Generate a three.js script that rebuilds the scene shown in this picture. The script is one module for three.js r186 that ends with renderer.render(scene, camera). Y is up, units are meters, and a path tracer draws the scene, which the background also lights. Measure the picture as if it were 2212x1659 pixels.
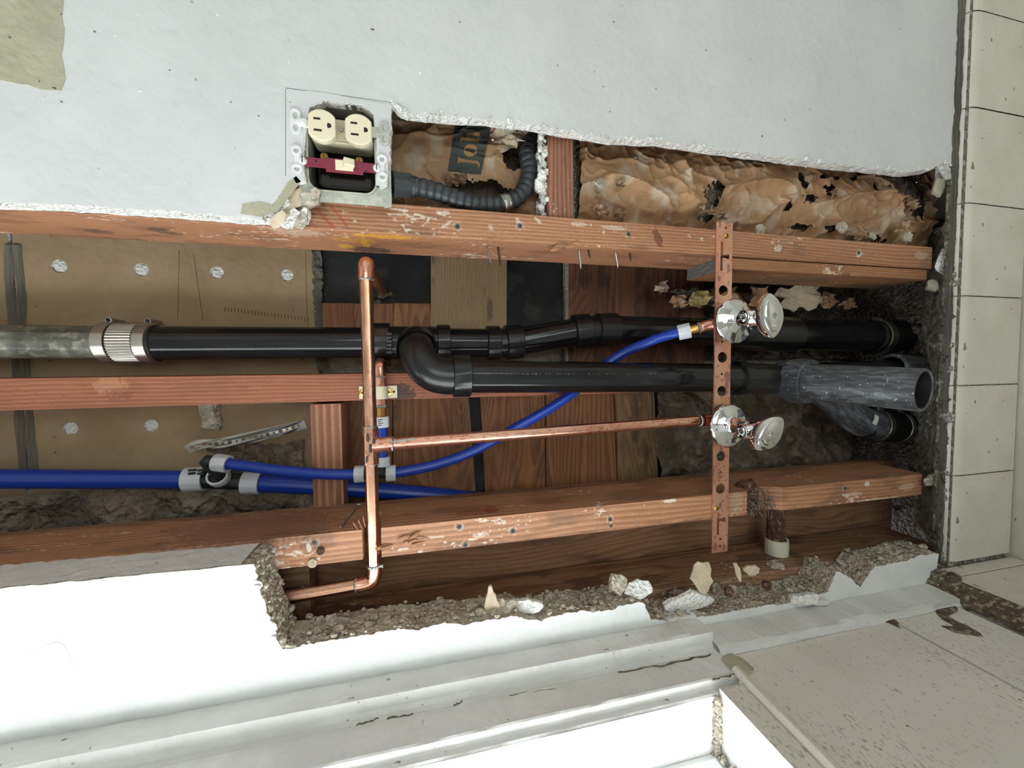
import * as THREE from 'three';
import { mergeGeometries, mergeVertices, toCreasedNormals } from 'three/addons/utils/BufferGeometryUtils.js';
import { RectAreaLightUniformsLib } from 'three/addons/lights/RectAreaLightUniformsLib.js';

// The photograph lies on its side: what is up in the room points to its left. Everything is measured in the frame of the picture
// (x along the studs towards the floor, y across the studs, z out of the wall, metres, z = 0 on the stud faces) and the finished things are turned upright at the end.
const scene = new THREE.Scene();
const UPRIGHT = new THREE.Matrix4().makeRotationZ(-Math.PI / 2);
const F = 842.57, W = 2212, H = 1659, EYE = new THREE.Vector3(0, 0.02017, 0.51164);
const camera = new THREE.PerspectiveCamera(2 * Math.atan(H / 2 / F) * 180 / Math.PI, W / H, 0.01, 50);
const VIEW = new THREE.Matrix4().makeRotationX(0.0447).multiply(new THREE.Matrix4().makeRotationY(0.2301)).multiply(new THREE.Matrix4().makeRotationZ(0.0106));
const TURN = VIEW.clone().transpose();
camera.quaternion.setFromRotationMatrix(TURN); camera.position.copy(EYE); scene.add(camera);

// daylight: an overcast sky outside, entering by the window in the wall beside the opening and by a second window across the room
const SKY = new THREE.Color(0.95, 0.965, 1.0);
scene.background = SKY.clone().multiplyScalar(9);
RectAreaLightUniformsLib.init();
const renderer = new THREE.WebGLRenderer({ antialias: true });
renderer.toneMapping = THREE.LinearToneMapping;
renderer.toneMappingExposure = 0.385;
renderer.shadowMap.enabled = true;
function daylight(name, x, y, z, w, h, tx, ty, tz, power) {
  const l = new THREE.RectAreaLight(SKY, power, w, h); l.name = name; scene.add(l);
  l.position.set(x, y, z); l.lookAt(tx, ty, tz); return l;
}
daylight('window_daylight', -0.42, -0.437, 0.345, 1.47, 0.4, -0.42, 1, 0.345, 9.8);
daylight('far_window_daylight', 0.05, 0.45, 1.72, 1.0, 0.8, 0.05, 0.45, 0, 3);

// ---------------------------------------------------------------- helpers
const V = (x, y, z) => new THREE.Vector3(x, y, z);
function ray(px, py) { return V((px - W / 2) / F, -(py - H / 2) / F, -1).applyMatrix4(TURN); }
const at = (px, py, z) => { const d = ray(px, py); return EYE.clone().addScaledVector(d, (z - EYE.z) / d.z); };
const atY = (px, py, y) => { const d = ray(px, py); return EYE.clone().addScaledVector(d, (y - EYE.y) / d.y); };
const atX = (px, py, x) => { const d = ray(px, py); return EYE.clone().addScaledVector(d, (x - EYE.x) / d.x); };
const far = (px, py, depth) => EYE.clone().addScaledVector(ray(px, py), depth);
function hash(ix, iy, s) { let n = Math.imul(ix, 374761393) ^ Math.imul(iy, 668265263) ^ Math.imul(s + 11, 2246822519); n = Math.imul(n ^ (n >>> 13), 1274126177); n = Math.imul(n ^ (n >>> 15), 2246822519); return ((n ^ (n >>> 16)) >>> 0) / 4294967296; }
const LAT = new Float32Array(65536); for (let i = 0; i < 65536; i++) LAT[i] = hash(i & 255, i >> 8, 1);
function vn(x, y, s = 0, per = 0) {
  const ix = Math.floor(x), iy = Math.floor(y); let fx = x - ix, fy = y - iy; fx = fx * fx * (3 - 2 * fx); fy = fy * fy * (3 - 2 * fy);
  let x0 = ix, x1 = ix + 1, y0 = iy, y1 = iy + 1; if (per) { x0 = ((x0 % per) + per) % per; x1 = ((x1 % per) + per) % per; y0 = ((y0 % per) + per) % per; y1 = ((y1 % per) + per) % per; }
  const o = s * 131, q = s * 57; x0 = (x0 + o) & 255; x1 = (x1 + o) & 255; y0 = ((y0 + q) & 255) << 8; y1 = ((y1 + q) & 255) << 8;
  const a = LAT[y0 | x0], b = LAT[y0 | x1], c = LAT[y1 | x0], d = LAT[y1 | x1];
  return a + (b - a) * fx + (c - a) * fy + (a - b - c + d) * fx * fy;
}
function fbm(x, y, s = 0, o = 4, per = 0) { let v = 0, a = 0.5, t = 0; for (let i = 0; i < o; i++) { v += a * vn(x, y, s + i * 7, per); t += a; a *= 0.5; x *= 2; y *= 2; per *= 2; } return v / t; }
function rnd(seed) { let a = seed >>> 0; return () => { a = (a + 0x6D2B79F5) | 0; let t = Math.imul(a ^ (a >>> 15), 1 | a); t = (t + Math.imul(t ^ (t >>> 7), 61 | t)) ^ t; return ((t ^ (t >>> 14)) >>> 0) / 4294967296; }; }
const clamp = (x, a = 0, b = 1) => Math.min(b, Math.max(a, x));
const step = (a, b, x) => { const t = clamp((x - a) / (b - a)); return t * t * (3 - 2 * t); };
const mix = (a, b, t) => [a[0] + (b[0] - a[0]) * t, a[1] + (b[1] - a[1]) * t, a[2] + (b[2] - a[2]) * t];

// textures: fn(x, y) in metres gives an sRGB colour (0..255), the texture covers [x0, x0 + wm] by [y0, y0 + hm]
function tex(w, h, x0, y0, wm, hm, fn, colour = true, wrap = true) {
  const d = new Uint8Array(w * h * 4);
  for (let j = 0, k = 0; j < h; j++) for (let i = 0; i < w; i++, k += 4) {
    const c = fn(x0 + (i + 0.5) / w * wm, y0 + (j + 0.5) / h * hm);
    d[k] = clamp(c[0], 0, 255); d[k + 1] = clamp(c[1], 0, 255); d[k + 2] = clamp(c[2], 0, 255); d[k + 3] = 255;
  }
  const t = new THREE.DataTexture(d, w, h); t.magFilter = THREE.LinearFilter; t.minFilter = THREE.LinearMipmapLinearFilter; t.generateMipmaps = true;
  if (colour) t.colorSpace = THREE.SRGBColorSpace;
  if (wrap) t.wrapS = t.wrapT = THREE.RepeatWrapping;
  t.repeat.set(1 / wm, 1 / hm); t.offset.set(-x0 / wm, -y0 / hm); t.needsUpdate = true; return t;
}
const grey = (f) => (x, y) => { const v = f(x, y) * 255; return [v, v, v]; };
function mat(o) { const m = new (o.clearcoat || o.transmission || o.sheen ? THREE.MeshPhysicalMaterial : THREE.MeshStandardMaterial)(Object.assign({ roughness: 0.7, metalness: 0, side: THREE.DoubleSide }, o)); return m; }

// uv in metres from the side that a face points to; v0 shifts y faces so that a stud's unwrapped strip stays in its own texture
function boxUV(g, y0 = 0, wide = 0, ox = 0) {
  if (g.index) g = g.toNonIndexed();
  g.computeVertexNormals();
  const p = g.attributes.position, n = g.attributes.normal, uv = new Float32Array(p.count * 2);
  for (let i = 0; i < p.count; i++) {
    const x = p.getX(i), y = p.getY(i), z = p.getZ(i), ax = Math.abs(n.getX(i)), ay = Math.abs(n.getY(i)), az = Math.abs(n.getZ(i));
    if (ay >= ax && ay >= az) { uv[2 * i] = x + ox; uv[2 * i + 1] = wide - z; }
    else if (az >= ax) { uv[2 * i] = x + ox; uv[2 * i + 1] = y - y0; }
    else { uv[2 * i] = z + ox; uv[2 * i + 1] = y - y0; }
  }
  g.setAttribute('uv', new THREE.BufferAttribute(uv, 2)); return g;
}
const crease = (g, a = 0.6) => toCreasedNormals(g, a);
function box(x0, x1, y0, y1, z0, z1, bev = 0) {
  let g;
  if (bev) {
    const s = new THREE.Shape(); s.moveTo(x0 + bev, y0 + bev); s.lineTo(x1 - bev, y0 + bev); s.lineTo(x1 - bev, y1 - bev); s.lineTo(x0 + bev, y1 - bev); s.closePath();
    g = new THREE.ExtrudeGeometry(s, { depth: z1 - z0 - 2 * bev, bevelEnabled: true, bevelSize: bev, bevelThickness: bev, bevelSegments: 2 }); g.translate(0, 0, z0 + bev);
  } else { g = new THREE.BoxGeometry(x1 - x0, y1 - y0, z1 - z0); g.translate((x0 + x1) / 2, (y0 + y1) / 2, (z0 + z1) / 2); }
  return boxUV(g);
}
const merge = (list) => mergeGeometries(list.map((g) => { const c = g.index ? g.toNonIndexed() : g; for (const k of Object.keys(c.attributes)) if (!['position', 'normal', 'uv'].includes(k)) c.deleteAttribute(k); c.clearGroups?.(); return c; }));
// turned solid along p0 -> p1: profile of [distance from p0, radius]
function turned(p0, p1, prof, seg = 32, sharp = 0.7) {
  const d = p1.clone().sub(p0), len = d.length(); d.normalize();
  const e = Math.abs(d.y) < 0.9 ? V(0, 1, 0) : V(1, 0, 0), a = e.clone().cross(d).normalize(), b = d.clone().cross(a);
  const pos = [], uv = [], idx = []; prof = prof === undefined ? [[0, 0.01], [len, 0.01]] : prof;
  prof.forEach(([s, r]) => { for (let k = 0; k <= seg; k++) { const t = k / seg * 2 * Math.PI, q = p0.clone().addScaledVector(d, s).addScaledVector(a, r * Math.cos(t)).addScaledVector(b, r * Math.sin(t)); pos.push(q.x, q.y, q.z); uv.push(t * 0.025, s + (r < 1e-5 ? 0.01 : 0)); } });
  for (let i = 0; i + 1 < prof.length; i++) for (let k = 0; k < seg; k++) { const u = i * (seg + 1) + k, w = u + seg + 1; if (prof[i][1] > 1e-6) idx.push(u, u + 1, w); if (prof[i + 1][1] > 1e-6) idx.push(u + 1, w + 1, w); }
  const g = new THREE.BufferGeometry(); g.setAttribute('position', new THREE.Float32BufferAttribute(pos, 3)); g.setAttribute('uv', new THREE.Float32BufferAttribute(uv, 2)); g.setIndex(idx);
  return crease(g, sharp);
}
const rod = (p0, p1, r, seg = 28, bev = 0.0006) => { const L = p0.distanceTo(p1); return turned(p0, p1, [[0, 0], [0, r - bev], [bev, r], [L - bev, r], [L, r - bev], [L, 0]], seg); };
// swept tube along smooth points
function sweep(pts, r, n = 80, seg = 24, rf = null, tension = 0.5) {
  const c = new THREE.CatmullRomCurve3(pts, false, 'catmullrom', tension), L = c.getLength(), g = new THREE.TubeGeometry(c, n, r, seg, false), p = g.attributes.position, uv = g.attributes.uv;
  for (let i = 0; i <= n; i++) {
    const q = c.getPointAt(i / n), k = rf ? rf(i / n, i / n * L) : 1;
    for (let j = 0; j <= seg; j++) { const m = i * (seg + 1) + j; uv.setXY(m, j / seg * 2 * Math.PI * r, i / n * L); if (rf) p.setXYZ(m, q.x + (p.getX(m) - q.x) * k, q.y + (p.getY(m) - q.y) * k, q.z + (p.getZ(m) - q.z) * k); }
  }
  g.computeVertexNormals(); return g.toNonIndexed();
}
// grid surface fn(u, v) -> Vector3; skip(u, v) leaves cells open
function sheet(nu, nv, fn, skip = null, sharp = 0, su = 0.3, sv = 0.1) {
  const pos = [], uv = [], idx = [];
  for (let j = 0; j <= nv; j++) for (let i = 0; i <= nu; i++) { const p = fn(i / nu, j / nv); pos.push(p.x, p.y, p.z); uv.push(p.u ?? i / nu * su, p.w ?? j / nv * sv); }
  for (let j = 0; j < nv; j++) for (let i = 0; i < nu; i++) { if (skip && skip((i + 0.5) / nu, (j + 0.5) / nv)) continue; const a = j * (nu + 1) + i, b = a + nu + 1; idx.push(a, a + 1, b, a + 1, b + 1, b); }
  const g = new THREE.BufferGeometry(); g.setAttribute('position', new THREE.Float32BufferAttribute(pos, 3)); g.setAttribute('uv', new THREE.Float32BufferAttribute(uv, 2)); g.setIndex(idx); g.computeVertexNormals();
  return sharp ? crease(g, sharp) : g.toNonIndexed();
}
// lumpy closed solid
function lump(c, rx, ry, rz, seed, rough = 0.5, det = 3) {
  let g = mergeVertices(new THREE.IcosahedronGeometry(1, det).deleteAttribute('normal').deleteAttribute('uv')); const p = g.attributes.position;
  for (let i = 0; i < p.count; i++) {
    const x = p.getX(i), y = p.getY(i), z = p.getZ(i), k = 1 - rough / 2 + rough * fbm(x * 1.7 + z * 0.9 + 9, y * 1.7 - z * 1.1 + 9, seed, 3);
    const q = (v) => Math.sign(v) * Math.pow(Math.abs(v), 0.75);
    p.setXYZ(i, c.x + q(x) * rx * k, c.y + q(y) * ry * k, c.z + q(z) * rz * k);
  }
  return boxUV(crease(g, 0.5));
}
// polygon (list of Vector3 with the same z) -> plate between z - depth and z
function plate(pts, z, depth, holes = [], bev = 0) {
  const s = new THREE.Shape(pts.map((p) => new THREE.Vector2(p.x, p.y)));
  for (const h of holes) s.holes.push(new THREE.Path(h.map((p) => new THREE.Vector2(p.x, p.y))));
  const g = new THREE.ExtrudeGeometry(s, { depth: depth - 2 * bev, bevelEnabled: bev > 0, bevelSize: bev, bevelOffset: -bev, bevelThickness: bev, bevelSegments: 2, curveSegments: 8 }); g.translate(0, 0, z - depth + bev);
  const gr = g.groups.map((q) => ({ ...q })), o = boxUV(g); o.clearGroups(); gr.forEach((q) => o.addGroup(q.start, q.count, q.materialIndex)); return o;
}
// break a polyline into ragged short steps (amp, step in metres); closed = false keeps the ends
function ragged(pts, amp, st, seed, bite = 0.5) {
  const out = []; let s = 0;
  for (let i = 0; i + 1 < pts.length; i++) {
    const a = pts[i], b = pts[i + 1], d = b.clone().sub(a), L = Math.hypot(d.x, d.y), n = Math.max(1, Math.round(L / st)), nx = -d.y / L, ny = d.x / L;
    for (let k = 0; k < n; k++) { const t = k / n, e = (fbm(s * 90, 3.3, seed, 3) - 0.5) * 2 * amp + (hash(Math.round(s / st), 5, seed) - 0.5) * amp * bite; out.push(V(a.x + d.x * t + nx * e, a.y + d.y * t + ny * e, a.z)); s += L / n; }
  }
  out.push(pts[pts.length - 1].clone()); return out;
}
const px = (list, z) => list.map(([a, b]) => at(a, b, z));
const disc = (c, r, n = 20, ry = r) => Array.from({ length: n }, (_, k) => V(c.x + r * Math.cos(k / n * 2 * Math.PI), c.y + ry * Math.sin(k / n * 2 * Math.PI), c.z));
// thin irregular chip of paint, paper or plaster
function flake(c, r, seed, tilt, thick = 0.0012, squash = 0.6, n = 7) {
  const R = rnd(seed), pts = Array.from({ length: n }, (_, k) => { const a = k / n * 2 * Math.PI, q = r * (0.6 + 0.6 * R()); return V(q * Math.cos(a), q * Math.sin(a) * squash, 0); });
  const g = plate(pts, 0, thick); g.applyMatrix4(new THREE.Matrix4().makeRotationFromEuler(new THREE.Euler(...tilt))); g.translate(c.x, c.y, c.z); return boxUV(g);
}

// ---------------------------------------------------------------- naming
const used = {};
function numbered(name) { const n = used[name] = (used[name] ?? -1) + 1; return n ? name + '_' + String(n).padStart(3, '0') : name; }
function tag(o, label, category, group, kind) { o.userData.label = label; if (category) o.userData.category = category; if (group) o.userData.group = group; if (kind) o.userData.kind = kind; return o; }
function thing(name, label, category, group, kind) { const o = new THREE.Group(); o.name = numbered(name); scene.add(o); return tag(o, label, category, group, kind); }
function part(parent, name, g, m, label) { const o = new THREE.Mesh(g, m); o.name = name; o.castShadow = o.receiveShadow = true; parent.add(o); if (label) o.userData.label = label; return o; }
function solid(name, g, m, label, category, group, kind) { const o = new THREE.Mesh(g, m); o.name = numbered(name); o.castShadow = o.receiveShadow = true; scene.add(o); return tag(o, label, category, group, kind); }
// ---------------------------------------------------------------- materials
// marks: [x, v, half length, half height, colour, strength, turn]
function overlay(c, x, v, marks, s) {
  for (const [mx, mv, rx, rv, col, a, turn = 0] of marks) {
    const dx0 = x - mx, dv0 = v - mv; if (Math.abs(dx0) > rx * 2 + rv * 2 || Math.abs(dv0) > rv * 2 + rx * 2 * Math.abs(turn)) continue;
    const ct = Math.cos(turn), st = Math.sin(turn), dx = dx0 * ct + dv0 * st, dv = -dx0 * st + dv0 * ct;
    const e = Math.hypot(dx / rx, dv / rv) + (fbm(x * 260, v * 260, s + 5, 3) - 0.5) * 1.1;
    if (e < 1) c = mix(c, col, a * step(1, 0.8, e) * (0.75 + 0.5 * (vn(x * 900, v * 900, s) - 0.5)));
  }
  return c;
}
let ACROSS = null; const BUMPS = {};
function timber(seed, o = {}) {
  const { base = [186, 121, 84], dark = [124, 68, 44], freq = 170, wave = 2.2, splash = 0.5, marks = [], holes = [], dirt = 0.25, x0 = -0.65, len = 1.6, vh = 0.135, pw = 2048, ph = 176, across = false, rough = 0.62 } = o;
  const f = (x, v) => {
    if (across) { const q = x; x = v; v = q; }
    const w = (fbm(x * 2.2, v * 14, seed, 3) - 0.5) * wave, s = v * freq + w * 2, saw = s - Math.floor(s), ring = step(0.1, 0.75, saw) * step(1, 0.86, saw);
    const fine = vn(x * 70, v * 2600, seed + 3), pore = vn(x * 240, v * 1500, seed + 4), big = fbm(x * 5, v * 26, seed + 9, 3);
    let c = mix(base, dark, clamp(0.1 + ring * 0.52 + (fine - 0.5) * 0.3 + (big - 0.5) * 0.5));
    if (pore > 0.86) c = mix(c, dark, 0.5);
    const dd = fbm(x * 16, v * 40, seed + 21, 4); if (dd > 0.58) c = mix(c, [70, 52, 42], dirt * step(0.58, 0.72, dd));
    if (splash) { const sp = fbm(x * 150, v * 300, seed + 31, 3) * 0.62 + fbm(x * 12, v * 40, seed + 32, 2) * 0.4, th = 0.735 - splash * 0.05; if (sp > th) c = mix(c, [226, 220, 212], step(th, th + 0.05, sp) * 0.7); }
    if (across) { const q = x; x = v; v = q; }
    c = overlay(c, x, v, marks, seed);
    for (const [hx, hv, r] of holes) { const d = Math.hypot(x - hx, v - hv) / r; if (d < 2.6) { if (d < 0.55) c = [24, 20, 18]; else if (d < 1.25) c = mix(c, [86, 82, 80], 0.85); else if (fbm(x * 400, v * 400, seed, 2) > 0.5) c = mix(c, [222, 218, 214], 0.55 * (2.6 - d) / 1.4); } }
    return c;
  };
  const b = (x, v) => { if (across) { const q = x; x = v; v = q; } const w = (fbm(x * 2.2, v * 14, seed, 3) - 0.5) * wave, s = v * freq + w * 2, saw = s - Math.floor(s); return clamp(0.6 - 0.35 * step(0.3, 0.8, saw) * step(1, 0.9, saw) + (vn(x * 70, v * 2600, seed + 3) - 0.5) * 0.35 + (fbm(x * 60, v * 200, seed + 8, 2) - 0.5) * 0.3); };
  return mat({ map: tex(pw, ph, x0, 0, len, vh, f), bumpMap: across ? (ACROSS ??= tex(256, 256, 0, 0, 0.3, 0.3, grey(b), false)) : tex(pw >> 1, ph >> 1, x0, 0, len, vh, grey(b), false), bumpScale: 0.0009, roughness: rough });
}
// marks given by the picture: face 'f' (z = 0 plane at zf) or the flat at y = yf
const onFront = (a, b, y0, z = 0) => { const p = at(a, b, z); return [p.x, p.y - y0]; };
const onFlat = (a, b, y, wide) => { const p = atY(a, b, y); return [p.x, wide - p.z]; };

const PLASTERED = [232, 230, 226];
function grain(o) {   // repeating mottled surface
  const { size = 0.3, px: n = 512, a, b, c = null, amt = 0.6, k = 10, speck = 0, speckCol = [60, 52, 46], seed = 1, bump = 0.002, bk = 24, rough = 0.85, extra = {} } = o, per = Math.round(k), per2 = Math.round(k * 6), pb = bk;
  const f = (x, y) => {
    const u = x / size, v = y / size, m = fbm(u * per, v * per, seed, 5, per), h = fbm(u * per2, v * per2, seed + 50, 2, per2);
    let q = mix(a, b, clamp((m - 0.5) * 2.4 * amt + 0.5 + (h - 0.5) * 0.35));
    if (c) { const w = fbm(u * per * 2, v * per * 2, seed + 90, 3, per * 2); if (w > 0.5) q = mix(q, c, step(0.5, 0.74, w) * 0.8); }
    if (speck) { const w = vn(u * per2 * 1, v * per2 * 1, seed + 70, per2); if (w > 1 - speck * 0.5 && vn(u * per, v * per, seed + 71, per) > 0.45) q = mix(q, speckCol, 0.8); }
    return q;
  };
  const g = (x, y) => { const u = x / size, v = y / size; return clamp(0.5 + (fbm(u * pb, v * pb, seed + 20, 5, pb) - 0.5) * 1.5); };
  return mat(Object.assign({ map: tex(n, n, 0, 0, size, size, f), bumpMap: BUMPS[size + '/' + pb] ??= tex(n, n, 0, 0, size, size, grey(g), false), bumpScale: bump, roughness: rough }, extra));
}
const M = {};
M.paint = grain({ a: [211, 211, 212], b: [202, 202, 203], size: 0.4, k: 6, speck: 0.02, speckCol: [150, 150, 148], seed: 3, bump: 0.00045, bk: 40, rough: 0.5, px: 768 });
M.trimPaint = grain({ a: [220, 219, 217], b: [208, 207, 204], size: 0.3, k: 9, speck: 0.06, speckCol: [120, 108, 94], seed: 5, bump: 0.0012, bk: 30, rough: 0.45 });
M.gypsum = grain({ a: [244, 243, 240], b: [222, 220, 214], size: 0.08, k: 12, seed: 7, bump: 0.003, bk: 26, rough: 0.95, px: 384 });
M.mortar = grain({ a: [200, 190, 172], b: [160, 148, 130], c: [222, 215, 202], size: 0.1, k: 9, speck: 0.15, seed: 9, bump: 0.005, bk: 22, rough: 0.97 });
M.dirt = grain({ a: [122, 108, 92], b: [88, 78, 66], c: [140, 126, 108], size: 0.2, k: 6, speck: 0.06, speckCol: [150, 142, 132], seed: 13, bump: 0.008, bk: 20, rough: 0.97 });
M.wool = grain({ a: [128, 112, 94], b: [98, 86, 74], c: [144, 130, 112], size: 0.25, k: 4, seed: 15, bump: 0.01, bk: 26, rough: 1 });
M.grit = grain({ a: [172, 168, 162], b: [118, 112, 106], c: [232, 230, 226], size: 0.06, k: 12, speck: 0.3, seed: 41, bump: 0.004, bk: 24, rough: 0.8, px: 384 });
M.wet = grain({ a: [112, 102, 92], b: [80, 72, 64], c: [138, 130, 120], size: 0.1, k: 9, seed: 17, bump: 0.008, bk: 20, rough: 0.5 });
M.ceramic = grain({ a: [216, 210, 198], b: [204, 197, 184], size: 0.3, k: 5, speck: 0.10, speckCol: [112, 102, 88], seed: 19, bump: 0.0004, bk: 16, rough: 0.22 });
M.grout = grain({ a: [150, 146, 134], b: [104, 98, 88], c: [190, 186, 176], size: 0.08, k: 8, speck: 0.3, seed: 21, bump: 0.003, bk: 24, rough: 0.95, px: 384 });
M.grime = grain({ a: [112, 100, 82], b: [74, 62, 48], c: [176, 164, 140], size: 0.1, k: 9, speck: 0.2, seed: 23, bump: 0.003, bk: 22, rough: 0.95, px: 384 });
M.paperBoard = grain({ a: [168, 146, 116], b: [148, 124, 96], size: 0.34, k: 5, speck: 0.05, seed: 25, bump: 0.0006, bk: 50, rough: 0.9 });
M.oldPlaster = grain({ a: [196, 188, 172], b: [158, 148, 132], size: 0.09, k: 9, seed: 27, bump: 0.004, bk: 22, rough: 0.95, px: 384 });
M.kraft = grain({ a: [170, 132, 96], b: [146, 108, 78], c: [184, 166, 148], size: 0.3, k: 6, speck: 0.05, seed: 29, bump: 0.0015, bk: 22, rough: 0.62, amt: 0.9 });
M.felt = grain({ a: [44, 44, 46], b: [28, 28, 30], c: [62, 61, 60], size: 0.25, k: 4, speck: 0.05, speckCol: [150, 146, 140], seed: 31, bump: 0.001, bk: 10, rough: 0.75, px: 384 });
M.tornPaper = grain({ a: [204, 188, 166], b: [180, 162, 138], size: 0.12, k: 8, seed: 33, bump: 0.001, bk: 24, rough: 0.9, px: 256 });
M.whitePaint = grain({ a: [229, 230, 229], b: [218, 219, 219], size: 0.3, k: 6, seed: 35, bump: 0.0012, bk: 26, rough: 0.55 });
M.bare = grain({ a: [176, 172, 150], b: [164, 160, 138], size: 0.2, k: 8, speck: 0.08, seed: 37, bump: 0.0006, bk: 40, rough: 0.9, px: 384 });
M.abs = grain({ a: [27, 28, 31], b: [20, 21, 24], size: 0.2, k: 9, seed: 43, bump: 0.00006, bk: 30, rough: 0.17, px: 384 });
M.absHub = grain({ a: [30, 31, 33], b: [22, 23, 25], size: 0.12, k: 9, seed: 44, bump: 0.00015, bk: 20, rough: 0.28, px: 384 });
// scuffed, dusty plastic: fine streaks along the pipe
{
  const f = (x, y) => { const s = vn(x * 500, y * 90, 61, 0), m = fbm(x * 90, y * 30, 62, 3), k = clamp((s - 0.55) * 1.1 + (m - 0.5) * 1.2 + 0.25); let c = mix([54, 56, 60], [112, 116, 122], k); if (vn(x * 420, y * 420, 63) > 0.93) c = [172, 174, 176]; return c; };
  M.scuffed = mat({ map: tex(512, 768, 0, 0, 0.16, 0.24, f), roughness: 0.48 });
}
{ // new and tarnished copper
  const f = (tar) => (x, y) => { const m = fbm(x * 60, y * 34, 71, 4), n = fbm(x * 200, y * 160, 72, 3); let c = mix([240, 190, 168], [222, 156, 132], clamp((m - 0.35) * 1.8)); if (n > 0.6) c = mix(c, [160, 92, 76], step(0.6, 0.75, n) * 0.6); return mix(c, [190, 146, 118], tar * clamp(0.4 + (m - 0.4) * 2)); };
  M.copper = mat({ map: tex(384, 768, 0, 0, 0.1, 0.3, f(0)), metalness: 1, roughness: 0.26 });
  M.oldCopper = mat({ map: tex(384, 768, 0, 0, 0.1, 0.3, f(0.9)), metalness: 1, roughness: 0.3 });
  const fs = (x, y) => { const m = fbm(x * 70, y * 26, 75, 4), n = fbm(x * 260, y * 180, 76, 3), q = fbm(x * 120, y * 60, 77, 3); let c = mix([244, 192, 168], [228, 164, 140], clamp((m - 0.3) * 1.6)); if (n > 0.66) c = mix(c, [176, 112, 96], step(0.66, 0.78, n) * 0.5); if (q > 0.7) c = mix(c, [150, 112, 124], 0.6); return c; };
  M.strapCopper = mat({ map: tex(256, 1024, 0.4, -0.3, 0.12, 0.6, fs), metalness: 1, roughness: 0.42 });
}
M.flux = mat({ color: 0x3a2f2c, metalness: 0.4, roughness: 0.6 });
M.solder = grain({ a: [206, 206, 202], b: [150, 150, 148], size: 0.02, k: 6, seed: 47, bump: 0.0008, bk: 8, rough: 0.32, px: 128, extra: { metalness: 1 } });
M.chrome = mat({ color: 0xe4e6e8, metalness: 1, roughness: 0.05 });
M.chromeDull = mat({ color: 0xc8cacc, metalness: 1, roughness: 0.16 });
M.brass = mat({ color: 0xc79a55, metalness: 1, roughness: 0.28 });
M.darkBrass = mat({ color: 0x8a6a36, metalness: 1, roughness: 0.4 });
M.steel = mat({ color: 0xa9a8a4, metalness: 1, roughness: 0.35 });
M.stainless = mat({ color: 0xb6b2aa, metalness: 1, roughness: 0.4 });
M.galv = grain({ a: [128, 128, 118], b: [86, 87, 80], c: [150, 148, 132], size: 0.12, k: 7, seed: 49, bump: 0.0005, bk: 20, rough: 0.5, extra: { metalness: 0.55 } });
M.zinc = grain({ a: [196, 196, 182], b: [160, 162, 152], size: 0.1, k: 6, seed: 51, bump: 0.0004, bk: 20, rough: 0.45, px: 256, extra: { metalness: 0.6 } });
M.rust = grain({ a: [104, 66, 46], b: [66, 42, 32], c: [140, 118, 96], size: 0.08, k: 9, seed: 53, bump: 0.003, bk: 20, rough: 0.8, px: 256 });
M.pex = mat({ color: 0x173a9e, roughness: 0.32 });
M.ring = mat({ color: 0xdfe3ea, roughness: 0.5, transmission: 0.25, thickness: 0 });
M.ppsu = mat({ color: 0x22262a, roughness: 0.45 });
M.rubber = mat({ color: 0x151516, roughness: 0.6 });
M.conduit = grain({ a: [56, 60, 64], b: [38, 41, 44], size: 0.1, k: 8, speck: 0.08, speckCol: [168, 168, 166], seed: 55, bump: 0.0004, bk: 16, rough: 0.42, px: 256 });
M.ivory = mat({ color: 0xe6dcc0, roughness: 0.38 });
M.ivoryDull = mat({ color: 0xb3a78c, roughness: 0.5 });
M.slot = mat({ color: 0x2a1512, roughness: 0.8 });
M.bakelite = mat({ color: 0x14110f, roughness: 0.16 });
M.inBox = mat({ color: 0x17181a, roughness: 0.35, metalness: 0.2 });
M.yokeRed = mat({ color: 0x7a1f36, roughness: 0.42 });
M.sticker = mat({ color: 0xcfcfcb, roughness: 0.6 });
M.ink = mat({ color: 0x2b2b2b, roughness: 0.7 });
M.pvc = mat({ color: 0xd8d3bf, roughness: 0.45 });
M.stampInk = mat({ color: 0xe9e2d8, roughness: 0.6 });
M.pane = mat({ color: 0xf4fbf7, transmission: 1, thickness: 0, roughness: 0.02 });
M.floorTile = grain({ a: [206, 200, 184], b: [190, 184, 168], size: 0.4, k: 6, speck: 0.05, seed: 59, bump: 0.0004, bk: 16, rough: 0.3, px: 256 });
M.roomPaint = mat({ color: 0xeceae6, roughness: 0.8 });
// ---------------------------------------------------------------- the room
const ZW = 0.026, ZL = 0.05, XC = -1.42, XF = 1.04;       // face of the upper wall, face of the thick lower strip, ceiling, floor
const YW = -0.36, YR = 1.15, ZR = 1.8;                    // window wall, wall opposite the window, wall behind the camera
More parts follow.
